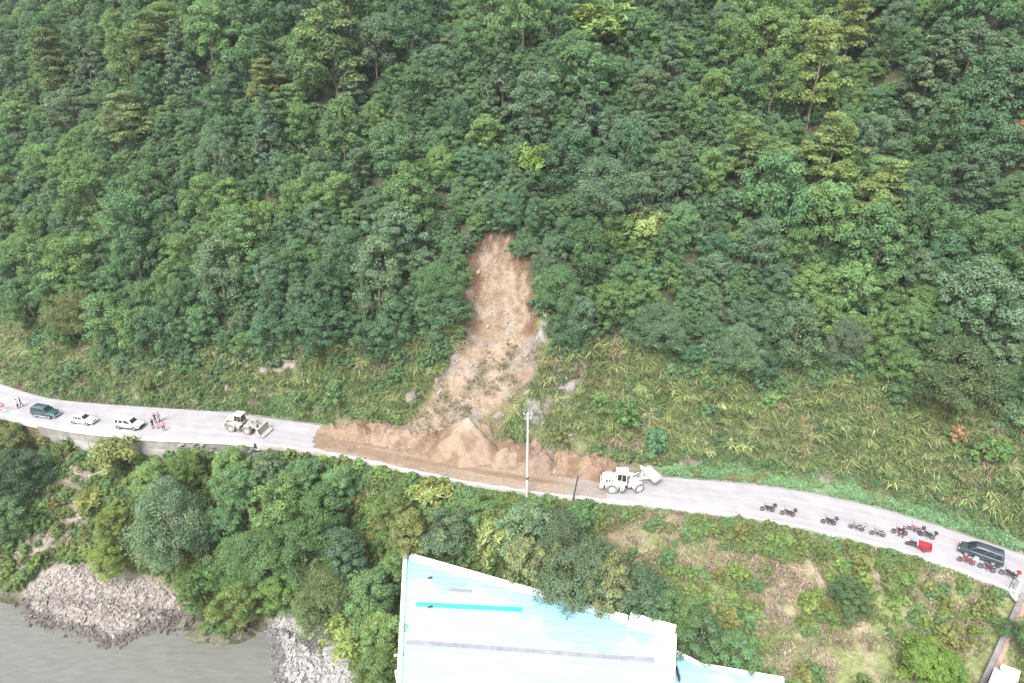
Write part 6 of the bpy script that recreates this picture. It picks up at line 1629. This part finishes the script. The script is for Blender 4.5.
MB().box((0.30, 0, 0.78), (0.42, 0.36, 0.14)).build('seat', 'dark_plastic', tk, 0.04)
MB().box((0.20, 0, 0.42), (2.2, 0.5, 0.08)).build('chassis', 'dark_plastic', tk)
MB().prism([(0.08, 0.72), (0.16, 0.72), (0.14, 1.28), (0.10, 1.28)], -0.5, 0.5).build('front_board', 'bike_white', tk)
cb_ = MB().box((-0.78, 0, 0.56), (1.62, 1.20, 0.06)).build('cargo_box', 'bike_red', tk)
for s in (-1, 1): MB().box((-0.78, s * 0.585, 0.79), (1.62, 0.04, 0.42)).build('side_board', 'bike_red', cb_)
MB().box((0.005, 0, 0.79), (0.04, 1.12, 0.42)).build('end_board', 'bike_red', cb_); MB().box((-1.565, 0, 0.79), (0.04, 1.12, 0.42)).build('end_board', 'bike_red', cb_)
for s in (-1, 1):
    for k in range(3): MB().box((-1.3 + k * 0.52, s * 0.612, 0.79), (0.06, 0.025, 0.40)).build('post', 'bike_maroon', cb_)
    MB().box((-1.6, s * 0.45, 0.62), (0.05, 0.14, 0.1)).build('tail_light', 'lamp_red', tk)
MB().lathe([(0, 0), (0.1, 0.0), (0.09, 0.1), (0, 0.14)], (0, 0, 0), 'y', 10).build('headlight', 'lamp_clear', tk).location = (1.18, 0, 0.9)

# ------------------------------------------------------------------ people
def figure(pose):
    """one continuous body grown round a skeleton; returns a mesh with slots: skin, top, trousers, shoes"""
    J = {'pelvis': (0, 0, 0.94), 'belly': (0.01, 0, 1.08), 'chest': (0.0, 0, 1.30), 'neck': (0.01, 0, 1.46), 'head0': (0.025, 0, 1.56), 'head1': (0.02, 0, 1.66)}
    Rr = {'pelvis': (0.135, 0.165), 'belly': (0.11, 0.145), 'chest': (0.115, 0.175), 'neck': (0.055, 0.055), 'head0': (0.085, 0.072), 'head1': (0.080, 0.074)}
    E = [('pelvis', 'belly'), ('belly', 'chest'), ('chest', 'neck'), ('neck', 'head0'), ('head0', 'head1')]
    for s, n in ((1, 'l'), (-1, 'r')):
        st = pose.get('stride', 0.05) * s
        J.update({'hip' + n: (0, s * 0.10, 0.88), 'knee' + n: (st * 0.7 + 0.02, s * 0.11, 0.49), 'ankle' + n: (st * 1.3 - 0.03, s * 0.11, 0.09), 'toe' + n: (st * 1.3 + 0.15, s * 0.125, 0.045)})
        Rr.update({'hip' + n: (0.095, 0.095), 'knee' + n: (0.062, 0.062), 'ankle' + n: (0.043, 0.043), 'toe' + n: (0.042, 0.045)})
        E += [('pelvis', 'hip' + n), ('hip' + n, 'knee' + n), ('knee' + n, 'ankle' + n), ('ankle' + n, 'toe' + n)]
        ar = pose.get('arm_' + n, 'down')
        sh = (0, s * 0.185, 1.40)
        el, wr, hd = {'down': ((-0.03, s * 0.24, 1.12), (0.03, s * 0.25, 0.87), (0.06, s * 0.24, 0.79)), 'bent': ((-0.06, s * 0.25, 1.13), (0.18, s * 0.16, 1.14), (0.26, s * 0.13, 1.16)), 'up': ((0.10, s * 0.28, 1.30), (0.22, s * 0.22, 1.52), (0.24, s * 0.20, 1.61))}[ar]
        J.update({'sh' + n: sh, 'el' + n: el, 'wr' + n: wr, 'hd' + n: hd})
        Rr.update({'sh' + n: (0.066, 0.066), 'el' + n: (0.046, 0.046), 'wr' + n: (0.031, 0.031), 'hd' + n: (0.034, 0.024)})
        E += [('chest', 'sh' + n), ('sh' + n, 'el' + n), ('el' + n, 'wr' + n), ('wr' + n, 'hd' + n)]
        dv_ = (Vector(hd) - Vector(wr)).normalized(); sd_ = Vector((1, 0, 0)) if abs(dv_.x) < 0.7 else Vector((0, 1, 0))
        sd_ = (sd_ - dv_ * sd_.dot(dv_)).normalized()
        for k in range(5):                               # four fingers and a thumb
            nm = 'f%d%s' % (k, n)
            if k < 4: p0 = Vector(hd) + sd_ * (0.020 * (k - 1.5)) + dv_ * 0.02; p1 = p0 + dv_ * (0.055 - 0.006 * abs(k - 1.2)) + Vector((0, -s * 0.012, 0))
            else: p0 = Vector(wr).lerp(Vector(hd), 0.5) + sd_ * 0.035; p1 = p0 + sd_ * 0.03 + dv_ * 0.035
            J[nm + 'a'] = tuple(p0); J[nm + 'b'] = tuple(p1); Rr[nm + 'a'] = (0.010, 0.010); Rr[nm + 'b'] = (0.008, 0.008)
            E += [('hd' + n if k < 4 else 'wr' + n, nm + 'a'), (nm + 'a', nm + 'b')]
    names = list(J); me = bpy.data.meshes.new('figure'); me.from_pydata([J[k] for k in names], [(names.index(a), names.index(b)) for a, b in E], [])
    ob = bpy.data.objects.new('figure', me); COL.objects.link(ob)
    ob.modifiers.new('skin', 'SKIN'); ob.modifiers.new('sub', 'SUBSURF').levels = 1
    for i, k in enumerate(names):
        sv = me.skin_vertices[0].data[i]; sv.radius = Rr[k]; sv.use_root = (k == 'pelvis')
    dg = bpy.context.evaluated_depsgraph_get(); dg.update()
    res = bpy.data.meshes.new_from_object(ob.evaluated_get(dg)); bpy.data.objects.remove(ob)
    for k in ('skin', 'skin', 'skin', 'skin'): res.materials.append(MATS[k])
    armpts = [(Vector(J['el' + n]), Vector(J['hd' + n])) for n in 'lr']
    for p in res.polygons:
        c_ = p.center; z_ = c_.z
        near = min((c_ - w_).length for e_, w_ in armpts) ; ne = min((c_ - e_.lerp(w_, 0.5)).length for e_, w_ in armpts)
        if near < 0.13 or ne < 0.14 and abs(c_.y) > 0.13: sl = 0
        elif z_ > 1.47: sl = 0
        elif z_ > 0.93: sl = 1
        elif z_ > 0.10: sl = 2
        else: sl = 3
        p.material_index = sl; p.use_smooth = True
    return res
FIG = [figure({'arm_l': 'down', 'arm_r': 'bent', 'stride': 0.04}), figure({'arm_l': 'bent', 'arm_r': 'bent', 'stride': 0.10}), figure({'arm_l': 'down', 'arm_r': 'down', 'stride': 0.16}), figure({'arm_l': 'up', 'arm_r': 'down', 'stride': 0.05})]
def cloth(n_, c_): return paint('cloth_' + n_, c_, 0.9, var=0.15, scale=8)
CL = {k: cloth(k, v) for k, v in dict(black=(0.018, 0.018, 0.02), navy=(0.03, 0.04, 0.08), white=(0.72, 0.72, 0.72), red=(0.50, 0.045, 0.06), pink=(0.62, 0.20, 0.24), purple=(0.16, 0.13, 0.22), grey=(0.25, 0.25, 0.27)).items()}
hairme = MB().loft([[(0.02 + 0.088 * math.cos(a) * f - 0.012, 0.082 * math.sin(a) * f, z_) for a in np.linspace(0, 2 * math.pi, 12, endpoint=False)] for z_, f in ((1.60, 0.98), (1.64, 1.08), (1.69, 1.04), (1.735, 0.75), (1.755, 0.3))]).mesh('hair', 'hair', smooth=True)
facebits = MB().prism([(0.10, 1.585), (0.128, 1.59), (0.105, 1.625)], -0.014, 0.014).box((0.098, 0.03, 1.628), (0.016, 0.026, 0.012)).box((0.098, -0.03, 1.628), (0.016, 0.026, 0.012)).box((0.098, 0, 1.555), (0.016, 0.045, 0.010)).box((0.02, 0.082, 1.61), (0.035, 0.02, 0.06)).box((0.02, -0.082, 1.61), (0.035, 0.02, 0.06)).mesh('face', 'skin')
def person(label, qx_, qy_, rz, fig, top, trou, shoe='black', s=1.0):
    X_, Y_ = on_road(qx_, qy_)
    e = empty('person', (X_, Y_, 0.0), rz); e.scale = (s, s, s); tag(e, label, 'person')
    b = bpy.data.objects.new('body', FIG[fig]); link(b, e)
    for i, m_ in ((1, CL[top]), (2, CL[trou]), (3, CL[shoe])):
        b.material_slots[i].link = 'OBJECT'; b.material_slots[i].material = m_
    link(bpy.data.objects.new('hair', hairme), e); link(bpy.data.objects.new('face', facebits), e)
    return e
person('person in dark clothes standing closest to the white SUV', 153.5, 428.5, 2.9, 0, 'black', 'black')
person('person in a black top at the back of the group beside the white SUV', 156, 423, -1.2, 1, 'black', 'navy')
person('person in a purple-grey top farthest from the kerb in the group', 160, 422, -1.9, 2, 'purple', 'black')
person('person in a red top in the middle of the group beside the white SUV', 158, 428.5, 0.6, 3, 'red', 'pink')
person('person in a pink top and dark trousers at the right of the group', 164.5, 431, 2.4, 1, 'pink', 'black')
person('person in white top and dark trousers left of the dark green SUV', 18.5, 408.5, 0.3, 0, 'white', 'black')
person('person in dark clothes right behind the white-topped person at the far left', 22, 406.5, -2.4, 2, 'black', 'black')
person('person in a red top at the left edge of the road', 1.5, 410.5, 0.2, 1, 'red', 'pink')
person('person in a pink top next to the red-topped person at the left edge', 5, 412, 2.8, 0, 'pink', 'white')
person('person in black standing by the motorcycles near the red tricycle', 900.5, 537.5, 1.9, 2, 'black', 'black')

# ------------------------------------------------------------------ thin humid air over the valley
m, n, l = new_mat('humid_air')
out = n.new('ShaderNodeOutputMaterial'); v = n.new('ShaderNodeVolumePrincipled')
v.inputs['Color'].default_value = (0.92, 0.95, 1.0, 1); v.inputs['Density'].default_value = 0.00018; v.inputs['Anisotropy'].default_value = 0.2
l.new(v.outputs[0], out.inputs['Volume'])
tag(MB().box((-4, 105, 54), (262, 230, 146)).build('haze', m), 'thin humid haze in the valley air', kind='stuff')
